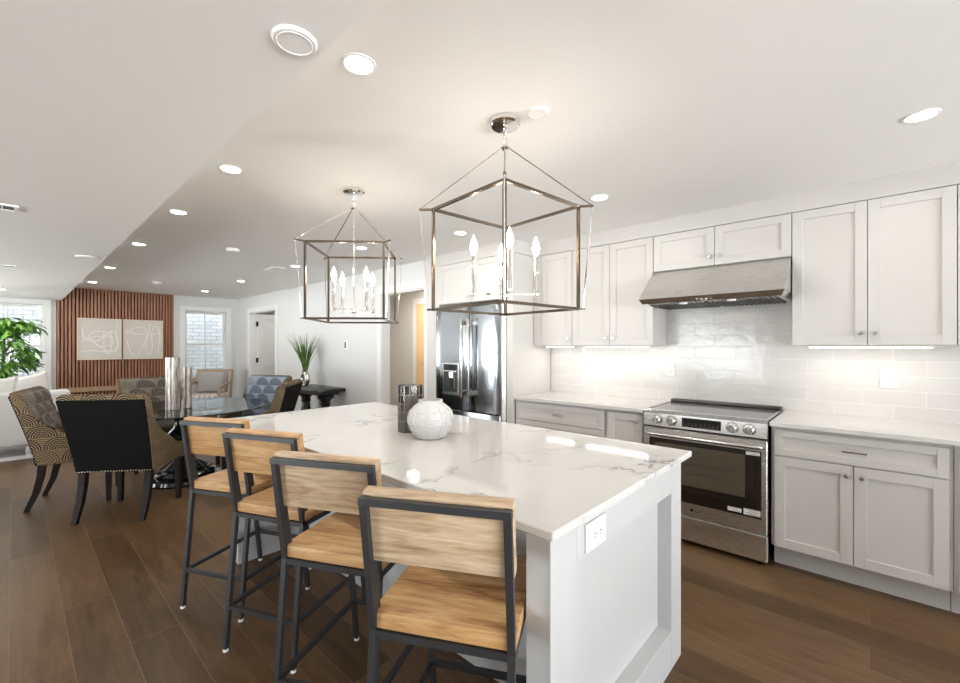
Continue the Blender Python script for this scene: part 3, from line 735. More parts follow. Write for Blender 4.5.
# maker's mark on the door rail: a ring and two letters
mb = MB(); zc, yc = .258, .03
mb.lathe([(.0085, 0), (.0115, -.0006), (.0085, -.0012)], (-.0081, yc + .022, zc), 20, 'x')
mb.box(-.0093, -.0081, yc - .003, yc - .0005, zc - .009, zc + .009).box(-.0093, -.0081, yc - .011, yc - .003, zc - .009, zc - .0065)
mb.box(-.0093, -.0081, yc - .0195, yc - .017, zc - .009, zc + .009).box(-.0093, -.0081, yc - .029, yc - .0195, zc + .0065, zc + .009).box(-.0093, -.0081, yc - .029, yc - .0195, zc - .009, zc - .0065)
mb.box(-.0093, -.0081, yc - .029, yc - .0265, zc - .0065, zc + .001).box(-.0093, -.0081, yc - .0265, yc - .023, zc - .001, zc + .001)
mb.build('maker_mark', 'hood_filter', od)
MB().box(-.004, .03, -rw + .001, rw - .001, .04, .203, .004).build('storage_drawer', 'stainless', r)
mb = MB()
for x in (.06, .55):
    for y in (-.34, .34): mb.lathe([(.018, 0), (.018, .03), (0, .03)], (x, y, 0), 12)
mb.build('levelling_foot', 'black_satin', r)

# ---------------------------------------------------------------- refrigerator
f = thing('refrigerator', 'dark stainless french-door refrigerator with ice dispenser', 'refrigerator', (3.08, 3.035, 0))
MB().box(.10, .68, -.450, .450, .02, 1.785, .003).build('body', 'stainless_dark', f)
mb = MB().box(.11, .66, -.43, .43, 0, .02); mb.build('base_grille', 'black_satin', f)
for s_ in (-1, 1):
    a, b_ = (-.046, .452) if s_ > 0 else (-.452, -.054)
    prof = [(.09, a), (.09, b_)]
    # a gently bowed door front
    pts = [(.09, a), (.03, a)] + [(.026 - (.0 if s_ > 0 else .007) * math.sin(PI * k / 10) ** .7, a + (b_ - a) * k / 10) for k in range(1, 10)] + [(.03, b_), (.09, b_)]
    do = MB().prism(pts, .725, 1.775, .004, 2, 'z').build('door', 'stainless_dark', f)
    yh = -.05 + s_ * .048
    mb = MB(); mb.box(-.05, -.034, yh - .016, yh + .016, .86, 1.66, .005, 2)
    mb.box(-.036, .03, yh - .013, yh + .013, .885, .93, .003).box(-.036, .03, yh - .013, yh + .013, 1.59, 1.635, .003)
    mb.build('handle', 'stainless_bright', do)
    if s_ > 0:
        dp = MB().box(-.002, .03, .075, .315, .87, 1.205, .004).build('dispenser', 'stainless_bright', do)
        MB().box(-.0035, -.0015, .092, .298, .905, 1.115).build('dispenser_recess', 'black_satin', dp)
        MB().box(-.0045, -.002, .092, .298, 1.125, 1.19).build('dispenser_display', 'black_gloss', dp)
        MB().lathe([(.03, 0), (.03, .05), (.022, .06), (.0, .06)], (-.012, .17, 1.055), 16).build('nozzle', 'chrome', dp)
        MB().box(-.010, -.003, .13, .195, .93, 1.055, .003).build('paddle', 'chrome', dp)
dr = MB().box(.02, .09, -.452, .452, .05, .715, .006, 2).build('freezer_drawer', 'stainless_dark', f)
MB().box(-.035, -.018, -.38, .38, .640, .672, .005, 2).box(-.02, .03, -.36, -.33, .645, .667).box(-.02, .03, .33, .36, .645, .667).build('handle', 'stainless_bright', dr)
MB().box(.045, .62, -.512, -.453, .0, 1.80).build('trim_strip', 'stainless', f)

# ---------------------------------------------------------------- island
isl = thing('kitchen_island', 'large white kitchen island with recessed shaker end panels', 'kitchen island', (1.48, 1.80, 0))
def L_(x, y): return x - 1.48, y - 1.80
X0, X1 = .955 - 1.48, 2.01 - 1.48
MB().box(1.30 - 1.48, 1.985 - 1.48, .70 - 1.80, 2.935 - 1.80, .09, .888).build('cabinet_body', 'island_white', isl)
MB().box(1.34 - 1.48, 1.92 - 1.48, .70 - 1.80, 2.93 - 1.80, 0, .09).build('toe_kick', 'island_white', isl)
for ya, yb, face in ((.62, .70, -1), (2.935, 3.0, 1)):
    ya -= 1.80; yb -= 1.80
    mb = MB()
    mb.box(X0, X0 + .137, ya, yb, 0, .888, .0015).box(X1 - .122, X1, ya, yb, 0, .888, .0015)
    mb.box(X0 + .137, X1 - .122, ya, yb, .751, .888, .0015).box(X0 + .137, X1 - .122, ya, yb, 0, .164, .0015)
    if face < 0: mb.box(X0 + .13, X1 - .115, yb - .022, yb, .16, .755)
    else: mb.box(X0 + .13, X1 - .115, ya, ya + .022, .16, .755)
    mb.build('end_panel', 'island_white', isl)
for k in range(4):
    a = .71 - 1.80 + k * .556; o = shaker(MB(), a, a + .55, .10, .88, 1.987 + .02 - 1.48, sgn=1).build('door', 'island_white', isl)
    MB().lathe([(.005, 0), (.005, .012), (.013, .018), (.010, .028), (0, .029)], (1.987 + .02 - 1.48, a + (.51 if k % 2 == 0 else .04), .80), 14, 'x').build('knob', 'chrome', o)
o = MB().box(.90, 2.018, .577, 3.035, .889, .914, .003).build('island_countertop', 'quartz_veined'); props(o, 'white quartz island countertop with thin grey veins', 'countertop')

def outlet(label, loc, rz, w, h_, horizontal=False, duplex=1):
    t = thing('power_outlet', label, 'outlet', loc, rz, 'white wall outlets')
    MB().box(-w / 2, w / 2, -.008, 0, -h_ / 2, h_ / 2, .002, 2).build('cover_plate', 'plastic_white', t)
    a, b_ = (.033, .018) if horizontal else (.018, .033)
    MB().box(-a, a, -.0105, -.007, -b_, b_, .0015).build('receptacle', 'plastic_white', t)
    mb = MB()
    for q in (-1, 1):
        cx, cz = (q * .018, 0) if horizontal else (0, q * .018)
        for dx in (-.006, .006):
            if horizontal: mb.box(cx - .004, cx + .004, -.0112, -.0104, cz + dx - .0013, cz + dx + .0013)
            else: mb.box(cx + dx - .0013, cx + dx + .0013, -.0112, -.0104, cz - .004, cz + .004)
        mb.lathe([(.0025, -.0112), (.0025, -.0104)], (cx + (.009 if horizontal else 0), 0, cz - (.0 if horizontal else .010)), 8, 'y')
    mb.build('socket_slots', 'slot_dark', t)
outlet('white outlet on the end of the island under the countertop edge', (1.197, .6195, .808), 0, .125, .085, True)
outlet('white outlet on the tile under the tall two-door upper cabinet', (3.7715, -.094, 1.174), -PI / 2, .080, .122)
outlet('white outlet on the tile just left of the range', (3.7715, 1.247, 1.179), -PI / 2, .072, .118)
outlet('white outlet on the tile below the single-door upper cabinet', (3.7715, 1.985, 1.195), -PI / 2, .072, .118)
t = thing('wall_switch', 'small black oval control on a white plate on the grey wall', 'switch', (3.2095, 5.53, 1.396), -PI / 2)
MB().box(-.045, .045, -.008, 0, -.065, .065, .003, 2).build('cover_plate', 'plastic_white', t)
MB().box(-.017, .017, -.016, -.007, -.045, .045, .015, 3).build('control', 'black_gloss', t)

# island decor
v = thing('ceramic_vase', 'squat white ceramic vase with ribbed faceted sides on the island', 'vase', (1.433, 1.650, .9142))
prof = [(.070, 0), (.080, .004), (.098, .035), (.116, .075), (.119, .10), (.110, .13), (.088, .158), (.066, .174), (.062, .180), (.064, .190), (.056, .190), (.054, .178), (.07, .15), (.09, .10), (.05, .01), (0, .01)]
prof = [(r_ * .97, z_) for r_, z_ in prof]; mb = MB(); mb.lathe(prof, (0, 0, 0), 60)
def rib(vv):
    rr = math.hypot(vv.x, vv.y)
    if rr < .06 or vv.z > .176 or vv.z < .006: return vv
    a = math.atan2(vv.y, vv.x); k = 1 + .022 * (1 if math.cos(a * 10) > 0 else -1) * (1 if int(vv.z / .03) % 2 == 0 else -1)
    return (vv.x * k, vv.y * k, vv.z)
mb.xf(rib)
mb.build('body', 'ceramic_white', v, 25)
mb = MB()
for k in range(10):
    a = 2 * PI * k / 10 + .1
    pts = [((r_ + .003) * math.cos(a + d), (r_ + .003) * math.sin(a + d), z) for r_, z, d in ((.081, .012, .0), (.103, .055, .0), (.115, .09, .0), (.110, .12, .0), (.091, .15, .0))]
    mb.tube(pts, .0035, 6)
for z, r_ in ((.045, .1005), (.075, .1135), (.105, .1155), (.135, .1045)):
    mb.tube([(r_ * math.cos(2 * PI * k / 40), r_ * math.sin(2 * PI * k / 40), z) for k in range(41)], .003, 5, False)
mb.build('raised_ribs', 'ceramic_white', v)
v = thing('hurricane_holder', 'smoky grey glass cylinder candle holder behind the white vase', 'candle holder', (1.466, 1.850, .9142))
MB().lathe([(.070, 0), (.070, .25), (.066, .25), (.066, .008), (0, .008)], n=32).build('glass_cylinder', 'smoke_glass', v)
mb = MB()
for z in (.06, .11, .155, .2): mb.tube([(.0712 * math.cos(2 * PI * k / 32), .0712 * math.sin(2 * PI * k / 32), z) for k in range(33)], .0010, 4, False)
for k in range(16):
    a = 2 * PI * k / 16; mb.tube([(.0712 * math.cos(a), .0712 * math.sin(a), .004), (.0712 * math.cos(a), .0712 * math.sin(a), .25)], .0011, 4)
mb.build('wire_lines', 'smoke_line', v)
c_ = thing('pillar_candle', 'pale pillar candle inside the smoky glass cylinder', 'candle', (1.466, 1.850, .9225))
MB().lathe([(.036, 0), (.036, .185), (.030, .188), (0, .184)], n=24).build('wax', 'wax', c_)
MB().tube([(0, 0, .184), (.002, 0, .198)], .0015, 6).build('wick', 'slot_dark', c_)

# ---------------------------------------------------------------- counter stools
def make_stool():
    t = thing('counter_stool', '', 'stool', (0, 0, 0), 0, 'four wooden counter stools')
    W, q = .190, .0195
    for s_ in (-1, 1):
        mb = MB(); x = s_ * W
        mb.bar((x, -.262, .012), (x, -.205, .615), q, q, (0, 1, 0)); mb.bar((x, -.205, .605), (x, -.262, .985), q, q, (0, 1, 0))
        lg = mb.build('leg', 'graphite_metal', t)
        MB().lathe([(.012, 0), (.012, .012), (0, .012)], (x, -.262, 0), 10).build('foot_cap', 'plastic_white', lg)
        mb = MB(); mb.bar((x, .262, .012), (x, .185, .612), q, q, (0, 1, 0))
        lg = mb.build('leg', 'graphite_metal', t)
        MB().lathe([(.012, 0), (.012, .012), (0, .012)], (x, .262, 0), 10).build('foot_cap', 'plastic_white', lg)
        MB().bar((x * .995, -.185, .60), (x * .995, -.232, .86), .012, .030, (0, 1, 0)).build('back_strut', 'graphite_metal', t)
    MB().bar((-W - .011, -.262, .975), (W + .011, -.262, .975), q, q, (0, 0, 1)).build('back_rail', 'graphite_metal', t)
    mb = MB(); z = .6
    mb.bar((-W, -.205, z), (W, -.205, z), q).bar((-W, .19, z), (W, .19, z), q).bar((-W, -.205, z), (-W, .19, z), q).bar((W, -.205, z), (W, .19, z), q)
    mb.build('seat_frame', 'graphite_metal', t)
    z = .195; yr, yf_ = -.247, .243
    for a, b_ in (((-W, yr, z), (W, yr, z)), ((-W, yf_, z), (W, yf_, z)), ((-W, yr, z), (-W, yf_, z)), ((W, yr, z), (W, yf_, z))):
        MB().bar(a, b_, .018).build('stretcher', 'graphite_metal', t)
    MB().box(-.200, .200, -.208, .208, .6115, .655, .004, 2).build('seat', 'mango_seat', t)
    # backrest board in front of the frame, leaning with it
    mb = MB(); n0 = Vector((0, -.262, .985)) ; d = Vector((0, -.262 + .205, .985 - .605)).normalized(); nrm = Vector((0, d.z, -d.y))
    top = Vector((0, -.262, .985)) + d * .010 + nrm * .0115; bot = top - d * .197
    th = .036
    mb.hexa([bot + Vector((-.2, 0, 0)), bot + Vector((.2, 0, 0)), bot + nrm * th + Vector((.2, 0, 0)), bot + nrm * th + Vector((-.2, 0, 0)),
             top + Vector((-.2, 0, 0)), top + Vector((.2, 0, 0)), top + nrm * th + Vector((.2, 0, 0)), top + nrm * th + Vector((-.2, 0, 0))], .004, 2)
    mb.build('backrest', 'mango_back', t)
    return t
st0 = make_stool()
STOOLS = [(.932, .923, 28.0, 'wooden counter stool with dark frame nearest the camera, backrest with small knot'),
          (.936, 1.488, 26.5, 'second wooden counter stool from the camera along the island'),
          (.962, 2.076, 23.5, 'third wooden counter stool from the camera along the island'),
          (.920, 2.610, 26.0, 'farthest wooden counter stool, beside the dining chairs')]
for i, (x, y, a, lab) in enumerate(STOOLS):
    s_ = st0 if i == 0 else copy_tree(st0)
    s_.location = (x, y, 0); s_.rotation_euler = (0, 0, math.radians(a - 90)); s_['label'] = lab
    if i >= 2:
        for ch in s_.children:
            if ch.name.startswith('backrest'): ch.data = ch.data.copy(); ch.data.materials[0] = MATS['mango_warm']

# ---------------------------------------------------------------- dining set
TX, TY = 1.2, 5.25
t = thing('dining_table', 'round glass-topped dining table on a black pedestal', 'table', (TX, TY, 0))
gt = MB().lathe([(.775, .735), (.788, .739), (.79, .745), (.785, .75), (0, .75)], n=72)
gt.build('glass_top', 'table_glass', t)
MB().lathe([(.784, .7365), (.792, .740), (.794, .744), (.792, .749), (.786, .7508), (.780, .749), (.779, .740)], n=72, cap=False).build('glass_edge', 'glass_edge', t)
MB().lathe([(.0, .71), (.30, .71), (.32, .718), (.32, .728), (.30, .734), (.0, .734)], n=40).build('support_plate', 'black_gloss', t)
MB().lathe([(.33, 0), (.34, .02), (.33, .05), (.27, .065), (.28, .085), (.26, .105), (.20, .12), (.21, .14), (.16, .17), (.10, .21), (.085, .26), (.12, .31), (.17, .37), (.18, .43), (.15, .49), (.10, .54), (.085, .60), (.11, .64), (.16, .68), (.19, .71)], n=40).build('pedestal', 'black_gloss', t)

def rake(z): return -.215 - .155 * max(0, (z - .40) / .58) ** 1.15      # y of the rear face of the chair back at height z
def make_chair(inner):
    t = thing('dining_chair', '', 'chair', (0, 0, 0), 0, 'upholstered dining chairs')
    zt = 1.0
    taper = lambda v: (v.x * (0.91 + .10 * max(0, min(1, (v.z - .40) / .58))), v.y, v.z)
    # seat
    MB().box(-.265, .265, -.16, .285, .38, .495, .03, 4).build('seat', inner, t)
    # channelled inner back
    fr = []
    n = 42
    for k in range(n + 1):
        z = .48 + (zt - .02 - .48) * k / n
        ch = .014 * abs(math.sin(PI * (z - .48) / .13)) ** .6
        fr.append((rake(z) + .085 + ch, z))
    prof = [(rake(.48) + .02, .48)] + fr + [(rake(zt) + .075, zt), (rake(zt) + .02, zt)]
    MB().prism(prof, -.278, .278, .014, 2).xf(taper).build('backrest', inner, t)
    # outer wrap: sides sweep from the top of the back down to the seat front
    for s_ in (-1, 1):
        pr = [(.285, .378), (.285, .50), (.20, .525), (.10, .548), (.02, .58), (-.05, .625), (-.105, .685), (rake(.75) + .080, .75), (rake(.85) + .075, .85), (rake(.94) + .07, .94), (rake(.985) + .06, .985), (rake(.995) + .03, 1.0), (rake(.99), .99), (rake(.85), .85), (rake(.7), .7), (rake(.55), .55), (rake(.40), .378)]
        x0, x1 = (.268, .305) if s_ > 0 else (-.305, -.268)
        MB().prism(pr, x0, x1, .016, 3).xf(taper).build('side_panel', 'fan_fabric_gold', t)
    MB().prism([(rake(zt) + .002, zt - .035), (rake(zt) + .05, zt - .035), (rake(zt) + .06, zt - .01), (rake(zt) + .055, zt + .008), (rake(zt) + .03, zt + .008), (rake(zt) + .004, zt - .008)], -.29, .29, .006, 2).xf(taper).build('top_rail', 'fan_fabric_gold', t)
    bp = MB()
    pr = [(rake(z) - .012, z) for z in (.380, .48, .6, .72, .84, .968)] + [(rake(z) + .01, z) for z in (.968, .84, .72, .6, .48, .380)]
    bp.prism(pr, -.298, .298, .003, 1).xf(taper); bpo = bp.build('back_panel', 'black_velvet', t)
    nl = MB()
    for k in range(27): nl.sphere((-.288 + .576 * k / 26, rake(.386) - .0125, .386), .0062, 6, 4)
    for k in range(26):
        z = .41 + .54 * k / 25
        for s_ in (-1, 1): nl.sphere((s_ * .302, rake(z) - .002, z), .005, 6, 4)
    nl.xf(taper).build('nailhead_trim', 'nail_brass', bpo)
    for s_ in (-1, 1):
        x = s_ * .235
        pts = [(x, -.19, .39), (x, -.20, .28), (x, -.228, .15), (x, -.275, .03), (x, -.285, .0)]
        mb = MB(); ws = [.048, .046, .042, .036, .034]
        for (p0, p1, w0, w1) in zip(pts, pts[1:], ws, ws[1:]):
            mb.hexa([(p0[0] + i * w0 / 2, p0[1] + j * w0 / 2, p0[2]) for i, j in ((-1, -1), (1, -1), (1, 1), (-1, 1))] + [(p1[0] + i * w1 / 2, p1[1] + j * w1 / 2, p1[2]) for i, j in ((-1, -1), (1, -1), (1, 1), (-1, 1))])
        mb.build('leg', 'dark_wood_leg', t)
        w0, w1 = .048, .034
        MB().hexa([(x + i * w1 / 2, .235 + j * w1 / 2, 0) for i, j in ((-1, -1), (1, -1), (1, 1), (-1, 1))] + [(x + i * w0 / 2, .235 + j * w0 / 2, .39) for i, j in ((-1, -1), (1, -1), (1, 1), (-1, 1))], .003).build('leg', 'dark_wood_leg', t)
    return t
ch_t = make_chair('fan_fabric_taupe')
ch_b = make_chair('fan_fabric_cool_light')
CH = [(ch_t, .680, 4.600, 51, 'dining chair with black velvet back and nailheads turned to the camera'),
      (None, .41, 5.32, -15, 'gold and brown fan-print dining chair seen side-on by the white sofa'),
      (None, 1.12, 6.08, -88, 'fan-print dining chair on the far side of the glass table, before the slat panel'),
      (ch_b, 1.93, 5.53, 207, 'fan-print dining chair tinted bluish by window light, facing the camera beside the glass table'),
      (None, 1.75, 4.78, 141, 'dining chair with dark angled back between the island and console table')]
for src, x, y, a, lab in CH:
    o = src or copy_tree(ch_t)
    o.location = (x, y, 0); o.rotation_euler = (0, 0, math.radians(a - 90)); o['label'] = lab

for x, y, rr, hh, lab in ((1.065, 5.10, .060, .515, 'tall mercury-glass cylinder vase on the dining table'), (1.205, 5.155, .037, .415, 'shorter slim mercury-glass cylinder vase on the dining table')):
    v = thing('cylinder_vase', lab, 'vase', (x, y, .7512), 0, 'mercury-glass vases')
    MB().lathe([(rr, 0), (rr, hh), (rr - .004, hh), (rr - .005, .012), (0, .012)], n=32).build('body', 'mercury_glass', v)

# ---------------------------------------------------------------- console table with grass
t = thing('console_table', 'black console table with turned pillar legs against the grey wall', 'table', (3.0, 6.02, 0))
MB().box(-.215, .20, -.50, .48, .735, .782, .006, 2).build('table_top', 'black_satin', t)
MB().box(-.15, .15, -.40, .40, .69, .735, .003).build('apron', 'black_satin', t)
for y in (-.30, .30):
    MB().lathe([(.10, .05), (.10, .08), (.075, .10), (.085, .13), (.10, .20), (.105, .28), (.085, .38), (.06, .48), (.055, .53), (.075, .56), (.06, .58), (.075, .62), (.11, .64), (.115, .67), (.10, .69)], (0, y, 0), 24).build('leg', 'black_satin', t)
MB().box(-.15, .15, -.44, .44, 0, .05, .006).build('plinth', 'black_satin', t)
v = thing('grass_vase', 'silver ring-shaped vase holding tall green grass', 'potted plant', (2.98, 6.31, .7822))
mb = MB()
R0 = .078
mb.tube([(.0, R0 * math.cos(2 * PI * k / 28), .105 + R0 * math.sin(2 * PI * k / 28)) for k in range(29)], .036, 12, False)
mb.lathe([(.05, 0), (.055, .01), (.03, .03), (0, .03)], n=18); mb.lathe([(.035, .19), (.045, .235), (.04, .235), (.03, .20)], n=18)
mb.build('vase', 'silver_vase', v)
mb = MB()
for k in range(110):
    a = random.uniform(0, 2 * PI); lean = random.uniform(.0, .42) ** 1.0; hgt = random.uniform(.32, .60); b0 = random.uniform(0, .03)
    pts = []
    for i in range(5):
        u = i / 4; rr_ = b0 + lean * hgt * u * (.6 + .6 * u)
        pts.append((rr_ * math.cos(a), rr_ * math.sin(a), .225 + hgt * u * (1 - .12 * lean * u)))
    mb.tube(pts, [.0042, .0045, .0038, .0026, .0008], 4)
g = mb.build('grass_blades', 'grass_green', v)

# ---------------------------------------------------------------- armchair by the window, pillow
def pillow(w, h_, th, n=14, pinch=.12):
    mb = MB(); bm = mb.bm; grid = {}
    for sgn in (1, -1):
        for i in range(n + 1):
            for j in range(n + 1):
                u, v_ = -1 + 2 * i / n, -1 + 2 * j / n
                if sgn < 0 and (i in (0, n) or j in (0, n)): grid[(sgn, i, j)] = grid[(1, i, j)]; continue
                x = u * w / 2 * (1 - pinch * (1 - v_ * v_) * abs(u) ** 3 * .6); z = v_ * h_ / 2 * (1 - pinch * (1 - u * u) * abs(v_) ** 3)
                y = sgn * th / 2 * ((1 - u * u) * (1 - v_ * v_)) ** .45
                grid[(sgn, i, j)] = bm.verts.new((x, y, z))
    for sgn in (1, -1):
        for i in range(n):
            for j in range(n):
                bm.faces.new([grid[(sgn, a, b_)] for a, b_ in ((i, j), (i + 1, j), (i + 1, j + 1), (i, j + 1))])
    return mb
ac = thing('armchair', 'light wood armchair with striped seat in front of the far window', 'chair', (2.42, 9.05, 0), math.radians(-118 + 90 + 180 - 8))
wq = .30
for s_ in (-1, 1):
    mb = MB(); mb.bar((s_ * wq, .30, 0), (s_ * wq, .28, .64), .035).build('leg', 'light_oak', ac)
    mb = MB(); mb.bar((s_ * wq, -.34, 0), (s_ * wq, -.28, .45), .035).bar((s_ * wq, -.28, .44), (s_ * wq, -.36, .93), .035); mb.build('leg', 'light_oak', ac)
    MB().tube([(s_ * wq, -.31, .70), (s_ * (wq + .01), -.1, .69), (s_ * (wq + .01), .12, .66), (s_ * wq, .30, .62)], .022, 8).build('armrest', 'light_oak', ac)
    MB().bar((s_ * wq, -.28, .36), (s_ * wq, .29, .36), .03, .06).build('side_rail', 'light_oak', ac)
MB().bar((-wq, -.355, .91), (wq, -.355, .91), .03, .05).build('back_rail', 'light_oak', ac)
MB().bar((-wq, .28, .36), (wq, .28, .36), .03, .06).build('front_rail', 'light_oak', ac)
MB().box(-.28, .28, -.27, .29, .39, .50, .03, 3).build('seat_cushion', 'stripe_fabric', ac)
MB().hexa([(-.275, -.30, .50), (.275, -.30, .50), (.275, -.26, .50), (-.275, -.26, .50), (-.275, -.365, .88), (.275, -.365, .88), (.275, -.325, .88), (-.275, -.325, .88)], .01).build('back_cushion', 'stripe_fabric', ac)
pl = pillow(.50, .42, .15).build('throw_pillow', 'pillow_grey'); props(pl, 'taupe grey throw pillow on the wooden armchair', 'pillow')
m_ = ac.matrix_basis.copy()
import mathutils
rzA = ac.rotation_euler.z
off = Matrix.Rotation(rzA, 3, 'Z') @ Vector((0, -.185, .70))
pl.location = Vector((2.42, 9.05, 0)) + off; pl.rotation_euler = (math.radians(14), 0, rzA)

# ---------------------------------------------------------------- sofa, pillows, tree
sf = thing('sofa', 'white upholstered sofa behind the side-on dining chair', 'sofa', (-.78, 8.0, 0))
MB().box(-1.10, 1.28, -.42, -.20, .16, .82, .05, 4).build('backrest', 'sofa_fabric', sf)
MB().box(-1.10, 1.28, -.20, .48, .16, .30, .02, 2).build('frame', 'sofa_fabric', sf)
for a, b_ in ((-.90, .09), (.095, 1.09)): MB().box(a, b_, -.19, .46, .30, .47, .04, 3).build('seat_cushion', 'sofa_fabric', sf)
for a, b_ in ((-1.10, -.91), (1.10, 1.28)): MB().box(a, b_, -.20, .48, .30, .62, .04, 3).build('armrest', 'sofa_fabric', sf)
MB().box(-1.06, .98, -.38, .44, 0.0, .045, .004).build('base_rail', 'trim_white', sf)
for x in (-1.0, .90):
    for y in (-.36, .42): MB().box(x - .02, x + .02, y - .02, y + .02, .045, .16).build('leg', 'chrome', sf)
for x, y, z, w, rot, tilt, mt, lab in ((-.24, 7.91, .755, .58, (.18, .0, .06), 0, 'white_linen', 'plump cream pillow along the sofa back nearest the picture edge'),
                             (.12, 8.14, .80, .50, (.2, -.22, -.05), 0, 'white_linen', 'white pillow with a pointed corner standing at the sofa end')):
    p_ = pillow(w, w * .92, .20, pinch=.2).build('throw_pillow', mt); props(p_, lab, 'pillow', 'sofa pillows'); p_.location = (x, y, z); p_.rotation_euler = rot

tr = thing('leafy_tree', 'tall green leafy indoor tree by the left window', 'plant', (-.10, 9.20, 0))
MB().lathe([(.16, 0), (.20, .36), (.18, .36), (.17, .32), (0, .32)], n=24).build('planter', 'planter', tr)
mb = MB(); mb.tube([(0, 0, .31), (.02, .01, .7), (-.01, 0, 1.05), (.02, -.01, 1.62)], [.022, .02, .017, .012], 8)
tips = []
for k in range(26):
    a = random.uniform(0, 2 * PI); z0 = random.uniform(.85, 1.62); ln = random.uniform(.17, .33)
    p0 = Vector((0, 0, z0)); p2 = p0 + Vector((math.cos(a) * ln, math.sin(a) * ln, random.uniform(-.02, .36))); p1 = (p0 + p2) / 2 + Vector((0, 0, .05))
    mb.tube([p0, p1, p2], [.008, .006, .003], 5); tips += [(p1, a), (p2, a), ((p1 + p2) / 2, a)]
mb.build('trunk', 'bark', tr)
mb = MB()
for p, a in tips:
    for q in range(9):
        aa = a + random.uniform(-1.6, 1.6); dn = random.uniform(-.8, .15); ln = random.uniform(.11, .19); w = ln * .17
        d = Vector((math.cos(aa) * math.cos(dn), math.sin(aa) * math.cos(dn), math.sin(dn))); sd = d.cross(Vector((0, 0, 1))).normalized(); upv = sd.cross(d)
        b0 = Vector(p) + Vector((random.uniform(-.07, .07), random.uniform(-.07, .07), random.uniform(-.06, .06)))
        L0 = [b0, b0 + d * ln * .35 + sd * w + upv * .006, b0 + d * ln * .75 + sd * w * .7 - upv * .01, b0 + d * ln - upv * .04, b0 + d * ln * .75 - sd * w * .7 - upv * .01, b0 + d * ln * .35 - sd * w + upv * .006]
        vs = [mb.bm.verts.new(x) for x in L0]; mid = mb.bm.verts.new(b0 + d * ln * .5 - upv * .008)
        for i in range(6): mb.bm.faces.new((mid, vs[i], vs[(i + 1) % 6]))
mb.build('leaves', 'leaf_green', tr)

# ---------------------------------------------------------------- pendants
def pendant(label, x, y, rz, arm_rot):
    t = thing('lantern_pendant', label, 'pendant light', (x, y, ZC), rz, 'lantern pendants over the island')
    a, zt, zb, q = .227, -.386, -.835, .0118
    MB().lathe([(.068, 0), (.068, -.018), (.060, -.026), (.020, -.030), (0, -.030)], n=32).build('canopy', 'nickel', t)
    mb = MB(); z = -.028
    for k in range(3):
        pl_ = [(0, .009 * math.cos(u), z - .016 + .019 * math.sin(u)) if k % 2 == 0 else (.009 * math.cos(u), 0, z - .016 + .019 * math.sin(u)) for u in [2 * PI * i / 14 for i in range(15)]]
        mb.tube(pl_, .0024, 6, False); z -= .030
    mb.build('chain', 'nickel', t)
    MB().lathe([(0, -.108), (.016, -.112), (.018, -.120), (.012, -.128), (0, -.130)], n=18).build('hub', 'nickel', t)
    mb = MB().tube([(0, 0, -.125), (0, 0, -.775)], .0055, 10); mb.lathe([(.0, -.222), (.010, -.226), (.010, -.236), (0, -.240)], n=14)
    st = mb.build('stem', 'nickel', t)
    e = .046
    for s1, s2 in ((1, 1), (1, -1), (-1, -1), (-1, 1)):
        MB().bar((s1 * a, s2 * a, zb), (s1 * a, s2 * a, zt), q, q).build('upright', 'bronze_bar', t)
        w_ = MB().tube([(0.010 * s1, .010 * s2, -.118), (s1 * (a + e), s2 * (a + e), zt)], .0028, 6)
        w_.tube([(s1 * (a + e - .004), s2 * (a + e - .004), zt), (s1 * (a + .014), s2 * (a + .014), zb)], .0028, 6)
        w_.build('suspension_rod', 'nickel', t)
        MB().bar((s1 * a, s2 * a, zt), (s1 * (a + e), s2 * (a + e), zt), .009, .009).build('corner_spur', 'bronze_bar', t)
        MB().bar((s1 * a, s2 * a, zb), (s1 * (a + .02), s2 * (a + .02), zb), .009, .009).build('corner_spur', 'bronze_bar', t)
    for zz, nm in ((zt, 'top_frame'), (zb, 'bottom_frame')):
        mb = MB()
        for p0, p1 in (((-a, -a), (a, -a)), ((a, -a), (a, a)), ((a, a), (-a, a)), ((-a, a), (-a, -a))): mb.bar((*p0, zz), (*p1, zz), q, q)
        mb.build(nm, 'bronze_bar', t)
    for k in range(4):
        g_ = arm_rot + k * PI / 2; cx, cy = .139 * math.cos(g_), .139 * math.sin(g_)
        ar = MB().bar((0, 0, -.768), (cx, cy, -.768), .008, .008); ar.lathe([(.004, -.780), (.015, -.772), (.016, -.766), (.008, -.760)], (cx, cy, 0), 14); ar.build('arm', 'nickel', t)
        cd = MB().lathe([(.0095, -.762), (.0095, -.602), (.007, -.598)], (cx, cy, 0), 14).build('candle_sleeve', 'nickel', t)
        MB().lathe([(.006, -.598), (.013, -.582), (.0165, -.565), (.014, -.545), (.007, -.525), (.0, -.508)], (cx, cy, 0), 14).build('bulb', 'bulb_on', t)
        d = bpy.data.lights.new('bulb_lamp', 'POINT'); d.energy = BULB_W; d.color = (1.0, .90, .76); d.shadow_soft_size = .012
        l = bpy.data.objects.new('bulb_lamp', d); col.objects.link(l); l.parent = t; l.location = (cx, cy, -.497)
    mb = MB().lathe([(0, -.79), (.018, -.785), (.022, -.772), (.018, -.758), (.006, -.75)], n=16); mb.build('arm_hub', 'nickel', t)
    return t
pendant('near lantern pendant, the larger-looking cage over the near half of the island', 1.47, 1.192, math.radians(-6.3), PI / 4 + math.radians(8))
pendant('far lantern pendant hanging over the island end by the dining area', 1.467, 2.43, math.radians(-47.6 + 3), PI / 4)

